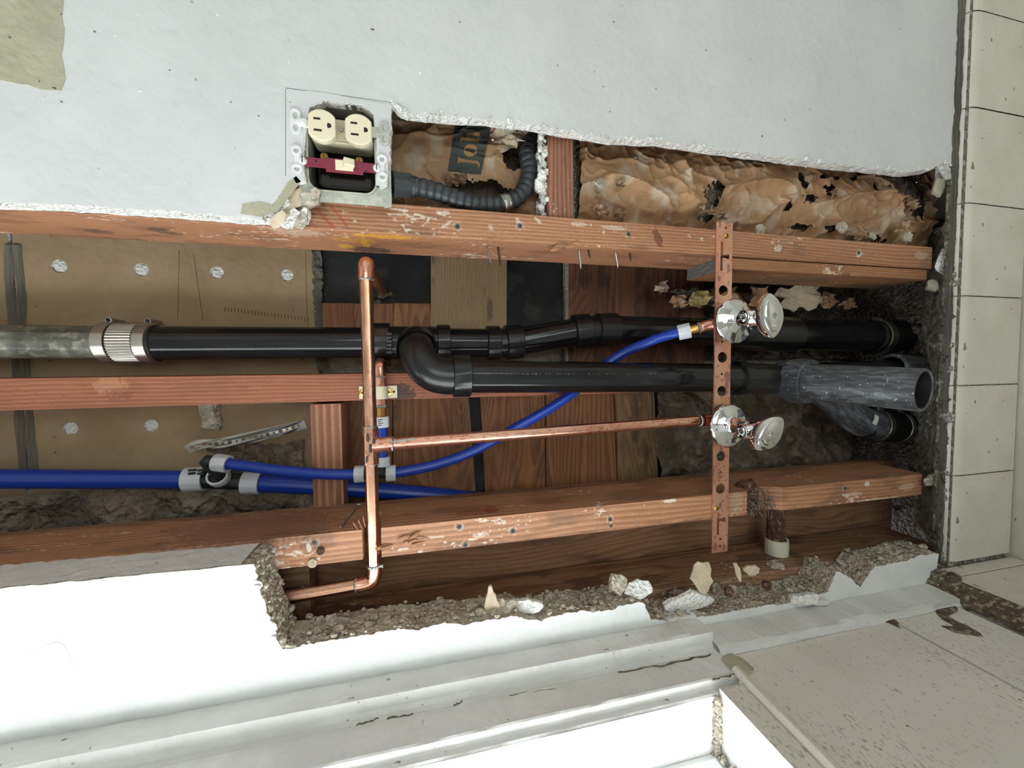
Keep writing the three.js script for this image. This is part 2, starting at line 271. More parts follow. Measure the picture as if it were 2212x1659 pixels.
// plaster wall above the opening, two boards thick, with the broken edge of the opening
const upEdge = [[-260, 430], [0, 436], [120, 440], [300, 452], [430, 461], [540, 470], [566, 474], [572, 452], [600, 432], [624, 402]];
const upEdge2 = [[846, 222], [858, 236], [880, 244], [960, 252], [1050, 258], [1140, 268], [1240, 286], [1330, 300], [1420, 303], [1520, 318], [1600, 328], [1700, 342], [1790, 354], [1890, 364], [1960, 372], [2008, 366], [2040, 352], [2062, 368]];
const boxHole = [[660, 392], [655, 330], [662, 290], [668, 232], [700, 216], [780, 226], [806, 246], [814, 300], [812, 380], [822, 408], [846, 412]];
M.smoothPaint = mat({ color: 0xd3d5d4, roughness: 0.5 });
const wallBack = thing('wall_back', 'pale grey plaster wall broken open along the studs', 'wall', null, 'structure');
{
  const z = ZW, tail = [V(0.884, 0.33, z), V(0.884, YR, z), V(XC, YR, z)];
  const front = [...ragged(px(upEdge, z), 0.0025, 0.004, 3), ...ragged(px([[624, 402], [640, 396], ...boxHole.slice(0, 10)], z), 0.0012, 0.003, 5), ...ragged(px([[838, 400], [842, 330], ...upEdge2], z), 0.0028, 0.0035, 4, 0.9), ...tail];
  part(wallBack, 'plasterboard', plate(front, z, 0.0125), [M.paint, M.gypsum]);
  const back = [...ragged(px(upEdge.map(([a, b]) => [a, b + (a < 560 ? 7 : 4)]), z - 0.013), 0.0012, 0.006, 8), ...px([[640, 400], ...boxHole.slice(0, 9)].map(([a, b]) => [a + 1, b]), z - 0.013), ...ragged(px([[836, 396], [844, 320], ...upEdge2.map(([a, b]) => [a, b + 3])], z - 0.013), 0.0012, 0.006, 9), ...tail.map((p) => V(p.x, p.y, z - 0.013))];
  part(wallBack, 'backing_board', plate(back, z - 0.0128, 0.0127), [M.oldPlaster, M.gypsum], 'chalky white board edge behind the broken paint layer');
  // bare patches where the paint skin has come away
  const bare = ragged(px([[-60, 175], [0, 174], [60, 184], [90, 193], [133, 196], [140, 170], [134, 120], [140, 60], [133, 36], [137, 6], [130, -60], [-60, -60], [-60, 175]], z + 0.0004), 0.0012, 0.006, 12);
  part(wallBack, 'bare_patch', plate(bare, z + 0.0005, 0.0008), M.bare, 'tan bare patch beside a torn paint line');
  part(wallBack, 'bare_patch', plate(ragged(px([[520, 462], [524, 440], [560, 436], [590, 444], [600, 430], [620, 395], [640, 380], [650, 392], [628, 420], [600, 455], [566, 468], [520, 462]], z + 0.0004), 0.001, 0.005, 13), z + 0.0005, 0.0008), M.bare);
  part(wallBack, 'bare_patch', plate(ragged(px([[619, 192], [700, 200], [846, 226], [842, 300], [836, 400], [812, 400], [814, 300], [806, 244], [780, 224], [700, 214], [668, 230], [656, 300], [658, 390], [640, 396], [621, 360], [619, 192]], z + 0.0004), 0.0006, 0.008, 14), z + 0.0005, 0.0008), M.paint, 'smoother square of paint around the outlet box');
  const scratch = (a, b, w) => { const p = at(a[0], a[1], z), q = at(b[0], b[1], z); return rod(V(p.x, p.y, z), V(q.x, q.y, z), w, 6, 0.0001); };
  part(wallBack, 'pencil_line', scratch([617, 192], [617, 380], 0.00024), M.ink);
  part(wallBack, 'pencil_line', scratch([618, 190], [845, 221], 0.0002), M.ink);
  const R = rnd(77), chips = [];
  for (let k = 0; k < 70; k++) { const a = 60 + R() * 1980, b = 20 + R() * (200 + a * 0.09); if (a > 560 && a < 860 && b > 150) continue; const p = at(a, b, z); chips.push(lump(V(p.x, p.y, z), 0.0005 + R() * R() * 0.0018, 0.0004 + R() * 0.0007, 0.0005, k, 0.8, 1)); }
  part(wallBack, 'paint_bump', merge(chips.slice(0, 46)), M.whitePaint).userData.kind = 'stuff';
  part(wallBack, 'dark_nick', merge(chips.slice(46)), M.dirt).userData.kind = 'stuff';
  // torn paper and gypsum crumbs along the edge
  const tears = [];
  for (let k = 0; k < 130; k++) { const i = Math.floor(R() * (upEdge2.length - 1)), t = R(), a = upEdge2[i][0] + (upEdge2[i + 1][0] - upEdge2[i][0]) * t, b = upEdge2[i][1] + (upEdge2[i + 1][1] - upEdge2[i][1]) * t; const p = at(a, b - 1 - R() * 3, z); tears.push(flake(V(p.x, p.y, z + 0.001), 0.0012 + R() * R() * 0.0045, k, [R() * 1.6 - 0.8, R() * 1.6 - 0.8, R() * 3], 0.0005, 0.5, 6)); }
  part(wallBack, 'torn_paper', merge(tears), M.gypsum).userData.kind = 'stuff';
}
// thick plaster left below the opening, in the corner by the window
{
  const w = thing('wall_back', 'thick white plaster strip left below the opening beside the window trim', 'wall', null, 'structure'), z = ZL;
  const top = ragged(px([[-240, 1294], [0, 1271], [200, 1252], [400, 1233], [548, 1219]], z), 0.0014, 0.006, 21);
  const end = ragged(px([[548, 1219], [556, 1252], [566, 1290], [574, 1322], [590, 1352], [604, 1390], [611, 1404]], z), 0.003, 0.004, 22, 0.9);
  const bottom = ragged(px([[611, 1404], [640, 1398], [720, 1382], [800, 1370], [860, 1358], [905, 1360], [960, 1345], [1010, 1350], [1060, 1338], [1110, 1332], [1170, 1340], [1230, 1322], [1300, 1320], [1380, 1302], [1394, 1306], [1406, 1338], [1450, 1344], [1534, 1330], [1600, 1318], [1664, 1307], [1700, 1304], [1790, 1278], [1806, 1232], [1830, 1244], [1858, 1268], [1876, 1242], [1890, 1222], [1952, 1214], [1990, 1200], [2028, 1196]], z), 0.0024, 0.0035, 23, 0.8);
  const outline = [...top, ...end, ...bottom, V(0.835, -0.352, z), V(0.4, -0.352, z), V(0.0, -0.338, z), V(XC, -0.338, z), V(XC, top[0].y, z)];
  part(w, 'plaster', plate(outline, z, 0.05), [M.whitePaint, M.mortar]);
  part(w, 'paint_chip', plate(ragged(px([[57, 1414], [100, 1392], [128, 1386], [140, 1396], [160, 1438], [152, 1460], [120, 1478], [78, 1496], [52, 1468], [41, 1444], [57, 1414]], z), 0.0006, 0.004, 31), z + 0.0005, 0.001), M.trimPaint, 'pale grey chip where the top paint is gone');
  part(w, 'top_lip', sheet(160, 3, (u, v) => { const x = -0.7 + (top[top.length - 1].x - 0.012 + 0.7) * u, i = Math.min(top.length - 1, Math.max(0, Math.round((x - top[0].x) / (top[top.length - 1].x - top[0].x) * (top.length - 1)))), p = V(x, top[i].y + 0.0012 + 0.001 * fbm(x * 60, v * 3, 4, 2), [0.0005, 0.018, 0.036, 0.0506][Math.round(v * 3)]); p.u = x; p.w = v * 0.05; return p; }), M.trimPaint, 'grey-white painted lip on the cut top of the plaster');
  // loose skin of paint curling at the broken end
  const R = rnd(5);
  for (let k = 0; k < 9; k++) { const t = R(), i = Math.floor(t * (end.length - 1)), p = end[i]; part(w, 'paint_flake', flake(V(p.x - 0.003 + R() * 0.004, p.y, z + 0.001), 0.003 + R() * 0.005, 100 + k, [R() - 0.5, R() - 0.5, R() * 3], 0.0006), M.whitePaint); }
  // crumbling mortar on the broken edge
  const cr = [];
  for (let k = 0; k < 620; k++) { const t = R(), q = bottom[Math.floor(t * (bottom.length - 1))], s = 0.001 + R() * R() * R() * 0.006, d = R() * 0.048; cr.push(lump(V(q.x + (R() - 0.5) * 0.008, q.y + 0.001 + R() * 0.003, z - 0.001 - d), s * 1.5, s, s * 1.2, k, 0.9, 1)); }
  for (let k = 0; k < 120; k++) { const q = end[Math.floor(R() * (end.length - 1))], s = 0.001 + R() * R() * 0.003; cr.push(lump(V(q.x + R() * 0.003, q.y, z - 0.002 - R() * 0.046), s, s, s * 1.3, k + 900, 0.9, 1)); }
  part(w, 'mortar_crumb', merge(cr), M.mortar).userData.kind = 'stuff';
}
// trim of the window wall: stepped casing, risers turned to the window
const casing = thing('trim_1', 'white stepped window casing running along the corner', 'trim', null, 'structure');
{
  const X0 = XC, X1 = 0.372;
  const prof = [[-0.46, 0.02], [-0.335, 0.02], [-0.335, 0.047], [-0.3375, 0.0495], [-0.3375, 0.0515], [-0.3365, 0.053], [-0.3365, 0.077], [-0.338, 0.0805], [-0.342, 0.0815], [-0.352, 0.0808], [-0.357, 0.083], [-0.3582, 0.0865], [-0.3588, 0.088], [-0.3582, 0.0895], [-0.3582, 0.124], [-0.3595, 0.1258], [-0.367, 0.1258], [-0.3692, 0.1275], [-0.3692, 0.1335], [-0.371, 0.1355], [-0.46, 0.1355]];
  const n = 240, g = sheet(n, prof.length - 1, (u, v) => { const i = Math.round(v * (prof.length - 1)), x = X0 + (X1 - X0) * u, k = (i > 2 && i < 19) ? (fbm(x * 30, i * 0.7, 7, 3) - 0.5) * 0.0022 : 0; const p = V(x, prof[i][0] + k, prof[i][1] + k * 0.6); p.u = x; p.w = prof.slice(1, i + 1).reduce((s, q, j) => s + Math.hypot(q[0] - prof[j][0], q[1] - prof[j][1]), 0); return p; }, null, 0.5);
  part(casing, 'casing', g, M.trimPaint);
  // base block and moulding that carry on below the window
  const prof2 = [[-0.46, 0.02], [-0.35, 0.02], [-0.35, 0.049], [-0.3508, 0.0505], [-0.3498, 0.053], [-0.3498, 0.088], [-0.3515, 0.0935], [-0.3575, 0.0945], [-0.36, 0.097], [-0.46, 0.097]];
  const g2 = sheet(120, prof2.length - 1, (u, v) => { const i = Math.round(v * (prof2.length - 1)), x = 0.372 + 0.455 * u, k = i > 2 ? (fbm(x * 34, i, 9, 3) - 0.5) * 0.0026 : 0; const p = V(x, prof2[i][0] + k, prof2[i][1] + k); p.u = x; p.w = i * 0.012; return p; }, null, 0.5);
  part(casing, 'base_moulding', g2, M.trimPaint);
  const corner = at(1572, 1430, 0.1); part(casing, 'corner_patch', lump(V(corner.x + 0.0, -0.3605, 0.112), 0.016, 0.004, 0.018, 4, 0.5, 3), M.bare, 'bare grey patch at the corner of the casing');
  // dark crack where casing and stop have parted
  const crack = [];
  for (const [a, b, r] of [[[1335, 1452], [1440, 1436], 0.0008], [[1440, 1436], [1535, 1414], 0.0012], [[770, 1567], [818, 1552], 0.0007], [[836, 1553], [892, 1541], 0.0007], [[980, 1522], [1000, 1515], 0.0007], [[1100, 1503], [1200, 1488], 0.0005], [[1540, 1468], [1586, 1456], 0.0009]]) { const p = atY(...a, -0.3578), q = atY(...b, -0.3578); { const P = []; for (let k = 0; k <= 8; k++) P.push(p.clone().lerp(q, k / 8).add(V(0, 0, k % 8 ? 0.003 * (hash(k, a[0], 3) - 0.5) : 0))); crack.push(sweep(P, r, 32, 6, (u) => 0.4 + 0.9 * vn(u * 9, a[0], 4))); }; }
  part(casing, 'crack', merge(crack), M.dirt);
}
// panelled wall below the window
const panelWall = thing('wall_window', 'speckled off-white boarded wall beside the window corner', 'wall', null, 'structure');
{
  const y = -0.36, board = (x0, x1, dy, nm, z0 = 0.097) => part(panelWall, nm, box(x0, x1, -0.46, y + dy, z0, ZR, 0.002), M.panelPaint);
  { const f = (x, v) => { let c = mix([226, 221, 211], [215, 210, 199], clamp((fbm(x * 14, v * 14, 63, 4) - 0.3) * 1.6)); const s = vn(x * 760, v * 260, 64), d = fbm(x * 9, v * 9, 65, 3); if (s > 0.9 - 0.12 * step(0.4, 0.65, d)) c = mix(c, [150, 140, 124], 0.5); if (vn(x * 420, v * 160, 66) > 0.968) c = mix(c, [96, 86, 78], 0.7); return c; }; M.panelPaint = mat({ map: tex(1024, 1024, 0, 0, 0.7, 0.7, f), roughness: 0.5 }); }
  board(0.3745, 0.664, 0, 'board'); board(0.6675, 0.80, 0.0006, 'board');
  part(panelWall, 'rail', rod(V(0.372, y + 0.001, 0.12), V(0.356, y + 0.001, 0.56), 0.006, 20), M.panelPaint, 'rounded moulding under the window sill');
  board(0.335, 0.37, -0.002, 'stool', 0.1355);
  part(panelWall, 'pier', box(XC, 0.9, -0.47, -0.352, -0.25, 0.02), M.roomPaint);
  part(panelWall, 'upper_wall', box(XC, XF, -0.46, y, 0.56, ZR), M.roomPaint); part(panelWall, 'head_wall', box(XC, -1.17, -0.46, y, 0.1355, 0.56), M.roomPaint);
  part(panelWall, 'wall_core', box(0.335, XF + 0.06, -0.47, -0.461, -0.25, ZR), M.roomPaint);
  // worn brown paint at the foot of the corner and along the joint
  const worn = (list, s) => { const pts = list.map(([a, b]) => atY(a, b, y + 0.0009)), g = plate(ragged(pts.map((p) => V(p.x, p.z, 0)), 0.0025, 0.004, s), 0, 0.0008); g.applyMatrix4(new THREE.Matrix4().set(1, 0, 0, 0, 0, 0, 1, y + 0.0011, 0, 1, 0, 0, 0, 0, 0, 1)); return boxUV(g); };
  part(panelWall, 'worn_paint', worn([[2020, 1312], [2060, 1300], [2070, 1318], [2048, 1330], [2070, 1344], [2090, 1352], [2118, 1368], [2124, 1376], [2090, 1372], [2062, 1366], [2032, 1352], [2060, 1352], [2030, 1336], [2020, 1312]], 3), M.grime, 'brown worn patch in the corner by the tile');
  part(panelWall, 'worn_paint', worn([[1880, 1336], [1900, 1322], [1925, 1330], [1942, 1346], [1946, 1358], [1920, 1346], [1880, 1336]], 5), M.grime);
}
// window: deep reveal, sash and glass
{
  const w = thing('window_1', 'white painted window reveal with glass in the side wall', 'window', null, 'structure'), jag = (s) => (u, v) => 0;
  part(w, 'jamb', sheet(120, 12, (u, v) => { const x = -1.17 + 1.505 * u, p = V(x, -0.371 - 0.09 * v, 0.136 + (fbm(x * 20, v * 3, 3, 3) - 0.5) * 0.002); p.u = x; p.w = v * 0.09; return p; }), M.whitePaint);
  part(w, 'sill', sheet(60, 10, (u, v) => { const z = 0.136 + 0.424 * u, p = V(0.335 + (fbm(z * 40, v * 3, 8, 3) - 0.5) * 0.003, -0.362 - 0.1 * v, z); p.u = z; p.w = v * 0.1; return p; }), M.whitePaint);
  const R = rnd(8), cr = []; for (let k = 0; k < 160; k++) { const t = R(); cr.push(lump(V(0.333 - R() * 0.005, -0.372 - 0.085 * t, 0.137 + R() * 0.004), 0.0015 + R() * 0.003, 0.001 + R() * 0.003, 0.0015 + R() * 0.002, k, 0.9, 1)); }
  for (let k = 0; k < 120; k++) { const t = R(); cr.push(lump(V(0.332 - R() * 0.004, -0.4395 + R() * 0.006, 0.137 + 0.3 * t), 0.0015 + R() * 0.003, 0.001 + R() * 0.003, 0.0015 + R() * 0.003, k + 300, 0.9, 1)); }
  part(w, 'putty', merge(cr), M.mortar).userData.kind = 'stuff';
  part(w, 'sash', merge([box(-1.17, 0.335, -0.458, -0.44, 0.136, 0.142, 0.001), box(-1.17, 0.335, -0.458, -0.44, 0.55, 0.56), box(-1.17, -1.15, -0.458, -0.44, 0.14, 0.55), box(0.325, 0.335, -0.458, -0.44, 0.14, 0.55, 0.001)]), M.whitePaint);
  part(w, 'pane', box(-1.16, 0.33, -0.4515, -0.4485, 0.138, 0.555), M.pane);
}
// the rest of the room, behind the camera
{
  const shell = (nm, lab, cat, ...b) => solid(nm, merge(b), M.roomPaint, lab, cat, null, 'structure');
  solid('floor', box(XF, XF + 0.06, -0.47, YR + 0.06, -0.25, ZR + 0.06), M.floorTile, 'pale tiled bathroom floor at the foot of the wall', 'floor', null, 'structure');
  shell('ceiling', 'white bathroom ceiling over the wall', 'ceiling', box(XC - 0.06, XC, -0.47, YR + 0.06, -0.25, ZR + 0.06));
  shell('wall_side', 'plain painted wall across from the window', 'wall', box(XC, XF, YR, YR + 0.06, -0.25, ZR));
  shell('wall_front', 'plain painted wall facing the broken wall', 'wall', box(XC, -0.46, -0.47, YR, ZR, ZR + 0.06), box(0.56, XF, -0.47, YR, ZR, ZR + 0.06), box(-0.46, 0.56, -0.47, 0.04, ZR, ZR + 0.06), box(-0.46, 0.56, 0.86, YR, ZR, ZR + 0.06));
  const w2 = thing('window_2', 'frosted window in the wall facing the broken wall', 'window', null, 'structure');
  part(w2, 'frame', merge([box(-0.46, 0.56, 0.04, 0.07, ZR - 0.02, ZR + 0.03), box(-0.46, 0.56, 0.83, 0.86, ZR - 0.02, ZR + 0.03), box(-0.46, -0.43, 0.07, 0.83, ZR - 0.02, ZR + 0.03), box(0.53, 0.56, 0.07, 0.83, ZR - 0.02, ZR + 0.03)]), M.whitePaint);
  part(w2, 'pane', box(-0.43, 0.53, 0.07, 0.83, ZR + 0.004, ZR + 0.008), M.pane);
  shell('wall_cavity', 'plastered back of the wall cavity behind pipes and boards', 'wall', box(XC, XF, -0.352, YR, -0.25, -0.235)).material = M.oldPlaster;
}
// ---------------------------------------------------------------- framing
const XE = at(2014, 560, 0).x;                             // foot of the studs
const prismY = (pts, y0, y1) => { const g = plate(pts.map(([x, z]) => V(x, z, 0)), -y0, y1 - y0); g.applyMatrix4(new THREE.Matrix4().makeRotationX(Math.PI / 2)); return g; };
{
  const y0 = 0.184, f = (a, b) => onFront(a, b, y0), u = (a, b) => onFlat(a, b, y0, 0.038), Yl = [226, 168, 44], Rd = [168, 54, 44], Wt = PLASTERED, Bk = [62, 50, 44];
  const marks = [[...u(830, 511), 0.045, 0.009, Yl, 0.75], [...u(770, 520), 0.03, 0.012, Yl, 0.45], [...u(746, 532), 0.012, 0.012, Yl, 0.7, 0.8], [...u(790, 527), 0.006, 0.02, Yl, 0.7], [...u(800, 540), 0.03, 0.014, Bk, 0.75], [...u(640, 502), 0.03, 0.016, Wt, 0.4],
    [...f(700, 470), 0.016, 0.0016, Rd, 0.6, -0.9], [...f(735, 470), 0.02, 0.0016, Rd, 0.6, -0.9], [...f(716, 484), 0.012, 0.0014, Rd, 0.6, -0.7], [...f(858, 452), 0.012, 0.0012, Wt, 0.8], [...f(862, 464), 0.01, 0.001, Wt, 0.8], [...f(966, 484), 0.01, 0.0022, Wt, 0.75, 0.6], [...f(955, 460), 0.01, 0.003, Wt, 0.7], [...f(1060, 492), 0.003, 0.005, Wt, 0.5, 0.5], [...f(1120, 482), 0.003, 0.009, Wt, 0.6, 0.4], [...f(1164, 478), 0.007, 0.0022, Wt, 0.7, -0.7], [...f(1250, 484), 0.018, 0.003, Wt, 0.6], [...f(1330, 492), 0.02, 0.003, Wt, 0.6], [...f(1422, 515), 0.006, 0.016, [96, 52, 36], 0.85, 0.5], [...f(1700, 520), 0.012, 0.006, [150, 132, 112], 0.5], [...f(1680, 536), 0.008, 0.005, Wt, 0.75], [...f(1856, 548), 0.008, 0.006, Wt, 0.8], [...f(1990, 552), 0.016, 0.008, [190, 180, 164], 0.7], [...f(1995, 575), 0.012, 0.01, [120, 104, 88], 0.6], [...u(345, 498), 0.012, 0.012, Bk, 0.6], [...u(215, 500), 0.014, 0.01, Bk, 0.5], [...u(375, 505), 0.012, 0.006, Bk, 0.5]];
  const m = timber(101, { base: [182, 131, 97], dark: [128, 82, 58], marks, holes: [[...f(988, 489), 0.003], [...f(1123, 488), 0.003], [...f(1358, 506), 0.003], [...f(1855, 546), 0.003]], splash: 0.3, freq: 190 });
  const o = thing('wall_stud', 'long reddish stud with yellow paint smear, under the outlet box', 'wall stud', 'studs across the opening');
  part(o, 'timber', boxUV(box(XC, XE, y0, y0 + 0.038, -0.089, 0, 0.0014), y0, 0.038), m);
  // torn splinter at the edge and knot
  const c = at(1206, 534, 0); part(o, 'splinter', flake(V(c.x, c.y, 0.001), 0.014, 3, [0.5, 0.2, 0.4], 0.002, 0.35, 8), m);
  part(o, 'splinter', flake(V(c.x + 0.02, c.y + 0.004, 0.0005), 0.012, 9, [0.3, 0.1, 0.35], 0.0016, 0.3, 8), m);
}
{
  const y0 = 0.165, x0 = at(1572, 570, 0).x, f = (a, b) => onFront(a, b, y0);
  const o = thing('furring_strip', 'thin board nailed along the lower edge of the stud, with a plaster-crusted end', 'board');
  part(o, 'timber', boxUV(box(x0, XE - 0.006, y0, 0.1825, -0.089, -0.003, 0.0014), y0, 0.02), timber(111, { base: [180, 128, 90], dark: [118, 78, 54], marks: [[...f(1790, 588), 0.01, 0.006, [204, 180, 130], 0.7], [...f(1834, 596), 0.012, 0.005, [92, 62, 44], 0.8], [...onFlat(1700, 606, y0, 0.02), 0.09, 0.03, [112, 100, 86], 0.5], [...onFlat(1880, 620, y0, 0.02), 0.09, 0.03, [86, 74, 62], 0.6]], splash: 0.2, freq: 240 }));
  part(o, 'plaster_crust', sheet(30, 16, (u, v) => V(x0 - 0.0015 - 0.004 * fbm(u * 9, v * 5, 3, 3), y0 + 0.0185 * v, -0.003 - 0.086 * u)), M.grit, 'grey and white plaster crust on the end of the board');
}
{
  const y1 = at(560, 810, -0.116).y, y0 = y1 - 0.041, f = (a, b) => onFront(a, b, y0, -0.116);
  const o = thing('wall_stud', 'red-brown stud set back behind the black drain pipes', 'wall stud', 'studs across the opening');
  part(o, 'timber', boxUV(box(XC, 0.66, y0, y1, -0.205, -0.116, 0.0014), y0, 0.041 - 0.116), timber(121, { base: [166, 104, 75], dark: [122, 70, 50], marks: [[...f(240, 835), 0.02, 0.014, [196, 150, 118], 0.5], [...f(255, 852), 0.016, 0.01, [120, 66, 46], 0.6], [...f(866, 850), 0.02, 0.016, [44, 36, 34], 0.85]], splash: 0, freq: 180, dirt: 0.1 }));
}
{
  const y0 = -0.222, f = (a, b) => onFront(a, b, y0), t = (a, b) => onFlat(a, b, -0.184, 0.038), Wt = PLASTERED, nx0 = at(783, 1180, 0).x, nx1 = at(824, 1180, 0).x, bx0 = at(1618, 1085, 0).x, bx1 = at(1692, 1080, 0).x;
  const o = thing('wall_stud', 'notched orange-brown stud with a chewed break, crossed by copper pipe', 'wall stud', 'studs across the opening');
  const m = timber(131, { base: [186, 136, 102], dark: [134, 88, 62], splash: 0.42, freq: 150, holes: [[...f(679, 1172), 0.003], [...f(992, 1138), 0.0032], [...f(1108, 1147), 0.0034], [...f(1005, 1177), 0.003], [...f(1318, 1122), 0.003], [...f(1320, 1136), 0.0024], [...f(1826, 1055), 0.003]], marks: [[...t(1030, 1106), 0.035, 0.012, [120, 40, 32], 0.5], [...t(1060, 1100), 0.01, 0.018, [120, 40, 32], 0.5], [...f(668, 1184), 0.003, 0.007, Wt, 0.8, 0.3], [...f(930, 1162), 0.02, 0.002, Wt, 0.5], [...f(1040, 1156), 0.014, 0.004, Wt, 0.55], [...f(870, 1186), 0.008, 0.002, Wt, 0.8], [...f(1448, 1082), 0.014, 0.003, Wt, 0.9], [...f(1592, 1080), 0.012, 0.02, [150, 156, 140], 0.5], [...f(1873, 1046), 0.008, 0.005, Wt, 0.9], [...f(1840, 1068), 0.02, 0.004, Wt, 0.5], [...f(1960, 1052), 0.02, 0.007, Wt, 0.4], [...t(560, 1140), 0.1, 0.06, [84, 62, 54], 0.5], [...f(1900, 1078), 0.05, 0.002, Wt, 0.7]] });
  const pts = [[XC, 0], [nx0, 0], [nx0 + 0.001, -0.03], [nx0 + 0.006, -0.034], [nx1 - 0.004, -0.034], [nx1 - 0.001, -0.02], [nx1, 0], [bx0 - 0.004, 0], [bx0, -0.004], [bx0 + 0.003, -0.022], [bx0 + 0.012, -0.032], [bx0 + 0.022, -0.028], [bx0 + 0.03, -0.016], [bx1 - 0.01, -0.008], [bx1, -0.002], [bx1 + 0.01, -0.0005], [XE - 0.004, 0], [XE, -0.004], [XE, -0.089], [XC, -0.089]];
  part(o, 'timber', boxUV(prismY(pts, y0, -0.184), y0, 0.038), m);
  const R = rnd(31);
  for (let k = 0; k < 10; k++) { const c = V(nx1 + 0.004 + R() * 0.05, -0.19 - R() * 0.02, 0.001); part(o, 'splinter', flake(c, 0.006 + R() * 0.01, k, [R() * 0.5, R() * 0.5, R() * 0.6 - 0.4], 0.0015, 0.25, 7), m); }
  for (let k = 0; k < 3; k++) part(o, 'splinter', rod(V(nx0 - 0.004 + k * 0.004, -0.186 + k * 0.002, -0.002), V(nx0 - 0.01 + k * 0.006, -0.172 + k * 0.003, 0.003), 0.0007, 6), m);
  const fz = []; for (let k = 0; k < 90; k++) { const c = V(bx0 + 0.002 + R() * 0.046, -0.224 + R() * 0.042, -0.026 + R() * 0.022), d = V(R() - 0.3, -R() * 0.9, R() * 0.6).multiplyScalar(0.018); fz.push(sweep([c, c.clone().addScaledVector(d, 0.5).add(V(0.002 * R(), 0.002, 0.003 * R())), c.clone().add(d)], 0.0003 + R() * 0.0006, 6, 5)); }
  part(o, 'frayed_fibre', merge(fz), M.wool).userData.kind = 'stuff';
  part(o, 'fibre_clump', lump(V(bx0 + 0.018, -0.2, -0.022), 0.02, 0.026, 0.012, 9, 0.8, 3), M.rust, 'brown chewed wood fibre');
  for (const [a, b, r] of [[693, 1189, 0.0045], [676, 1215, 0.0055]]) { const c = at(a, b, 0); part(o, 'dowel', turned(V(c.x, c.y, -0.002), V(c.x, c.y, 0.004), [[0, r], [0.005, r], [0.006, r * 0.7], [0.0058, 0]], 16), a < 690 ? M.tornPaper : M.rust); }
  const s0 = at(731, 1133, 0.004), s1 = at(760, 1105, 0.0), nl = thing('nail', 'bright loose nail lying on the notched stud', 'nail');
  part(nl, 'shank', rod(V(s0.x, -0.181, -0.006), V(s1.x, -0.17, -0.05), 0.0013, 8), M.steel); part(nl, 'head', rod(V(s1.x, -0.17, -0.05), V(s1.x + 0.0004, -0.1695, -0.052), 0.003, 12), M.steel);
}
{ // corner post under the opening and the sheathing behind it
  const m = timber(141, { base: [164, 128, 98], dark: [108, 78, 58], splash: 0.15, freq: 80, wave: 5, dirt: 0.5, ph: 128 });
  const o = thing('corner_post', 'wide dusty brown post along the bottom of the opening', 'post');
  part(o, 'timber', boxUV(box(-0.3, 0.93, -0.351, -0.322, -0.096, -0.001, 0.0015), -0.351, 0.03), m);
  const s = thing('sheathing_board', 'brown sheathing board deep below the notched stud', 'board');
  part(s, 'timber', boxUV(box(XC, 0.98, -0.351, -0.19, -0.125, -0.105, 0.001), -0.351, 0.03), timber(143, { base: [160, 120, 90], dark: [112, 78, 56], splash: 0, freq: 60, wave: 6, vh: 0.2, ph: 160, dirt: 0.3 }));
  const b = thing('blocking', 'short pale wood block under the notched stud end', 'wood block'), b0 = at(600, 1250, -0.04), b1 = at(664, 1250, -0.04);
  part(b, 'timber', box(b0.x - 0.05, b1.x, -0.321, -0.2225, -0.088, -0.05, 0.001), m);
}
{ // short block between the studs of the upper bay
  const x0 = at(1188, 400, 0).x, x1 = at(1241, 400, 0).x, o = thing('fire_block', 'short upright wood block between brown paper insulation and black conduit', 'wood block');
  part(o, 'timber', boxUV(box(x0, x1, 0.2222, 0.40, -0.089, -0.003, 0.0014), 0.2, 0), timber(151, { across: true, x0: x0 - 0.12, len: 0.18, vh: 0.22, pw: 256, ph: 320, base: [164, 112, 86], dark: [108, 68, 52], freq: 170, splash: 0.75, wave: 1.2 }));
  const k = solid('plaster_keys', merge(Array.from({ length: 90 }, (_, i) => { const R = rnd(i + 50), b = 290 + i * 2, a = 1168 - 8 * vn(i * 0.12, 1, 3) + R() * 18; const c = at(a, b, -0.006 - R() * 0.03), r = 0.002 + R() * R() * 0.007; return R() < 0.4 ? flake(c, r * 1.3, i, [R() - 0.5, R() * 2 - 1, R() * 3], 0.0015, 0.7, 7) : lump(c, r, r * 1.2, r, i, 0.8, 1); })), M.gypsum, 'crumbly white plaster squeezed against the short wood block', 'plaster', null, 'stuff');
}
{ // cripple block behind the blue pipes
  const z = -0.122, x0 = at(671, 900, z).x, x1 = at(737, 900, z).x, y0 = -0.2, y1 = at(700, 873, z).y, pts = [];
  for (let k = 0; k <= 12; k++) { const x = x0 + (x1 - x0) * k / 12; pts.push([x, z - (k % 3 === 1 ? 0.0025 : 0)]); }
  const o = thing('blocking', 'orange ribbed wood block behind the thin blue tube', 'wood block');
  part(o, 'timber', boxUV(prismY([...pts, [x1, -0.2], [x0, -0.2]], y0, y1), y0, 0), timber(161, { across: true, x0: x0 - 0.02, len: 0.12, vh: 0.2, pw: 192, ph: 256, base: [178, 128, 100], dark: [130, 88, 68], freq: 90, splash: 0, wave: 0.4 }));
}

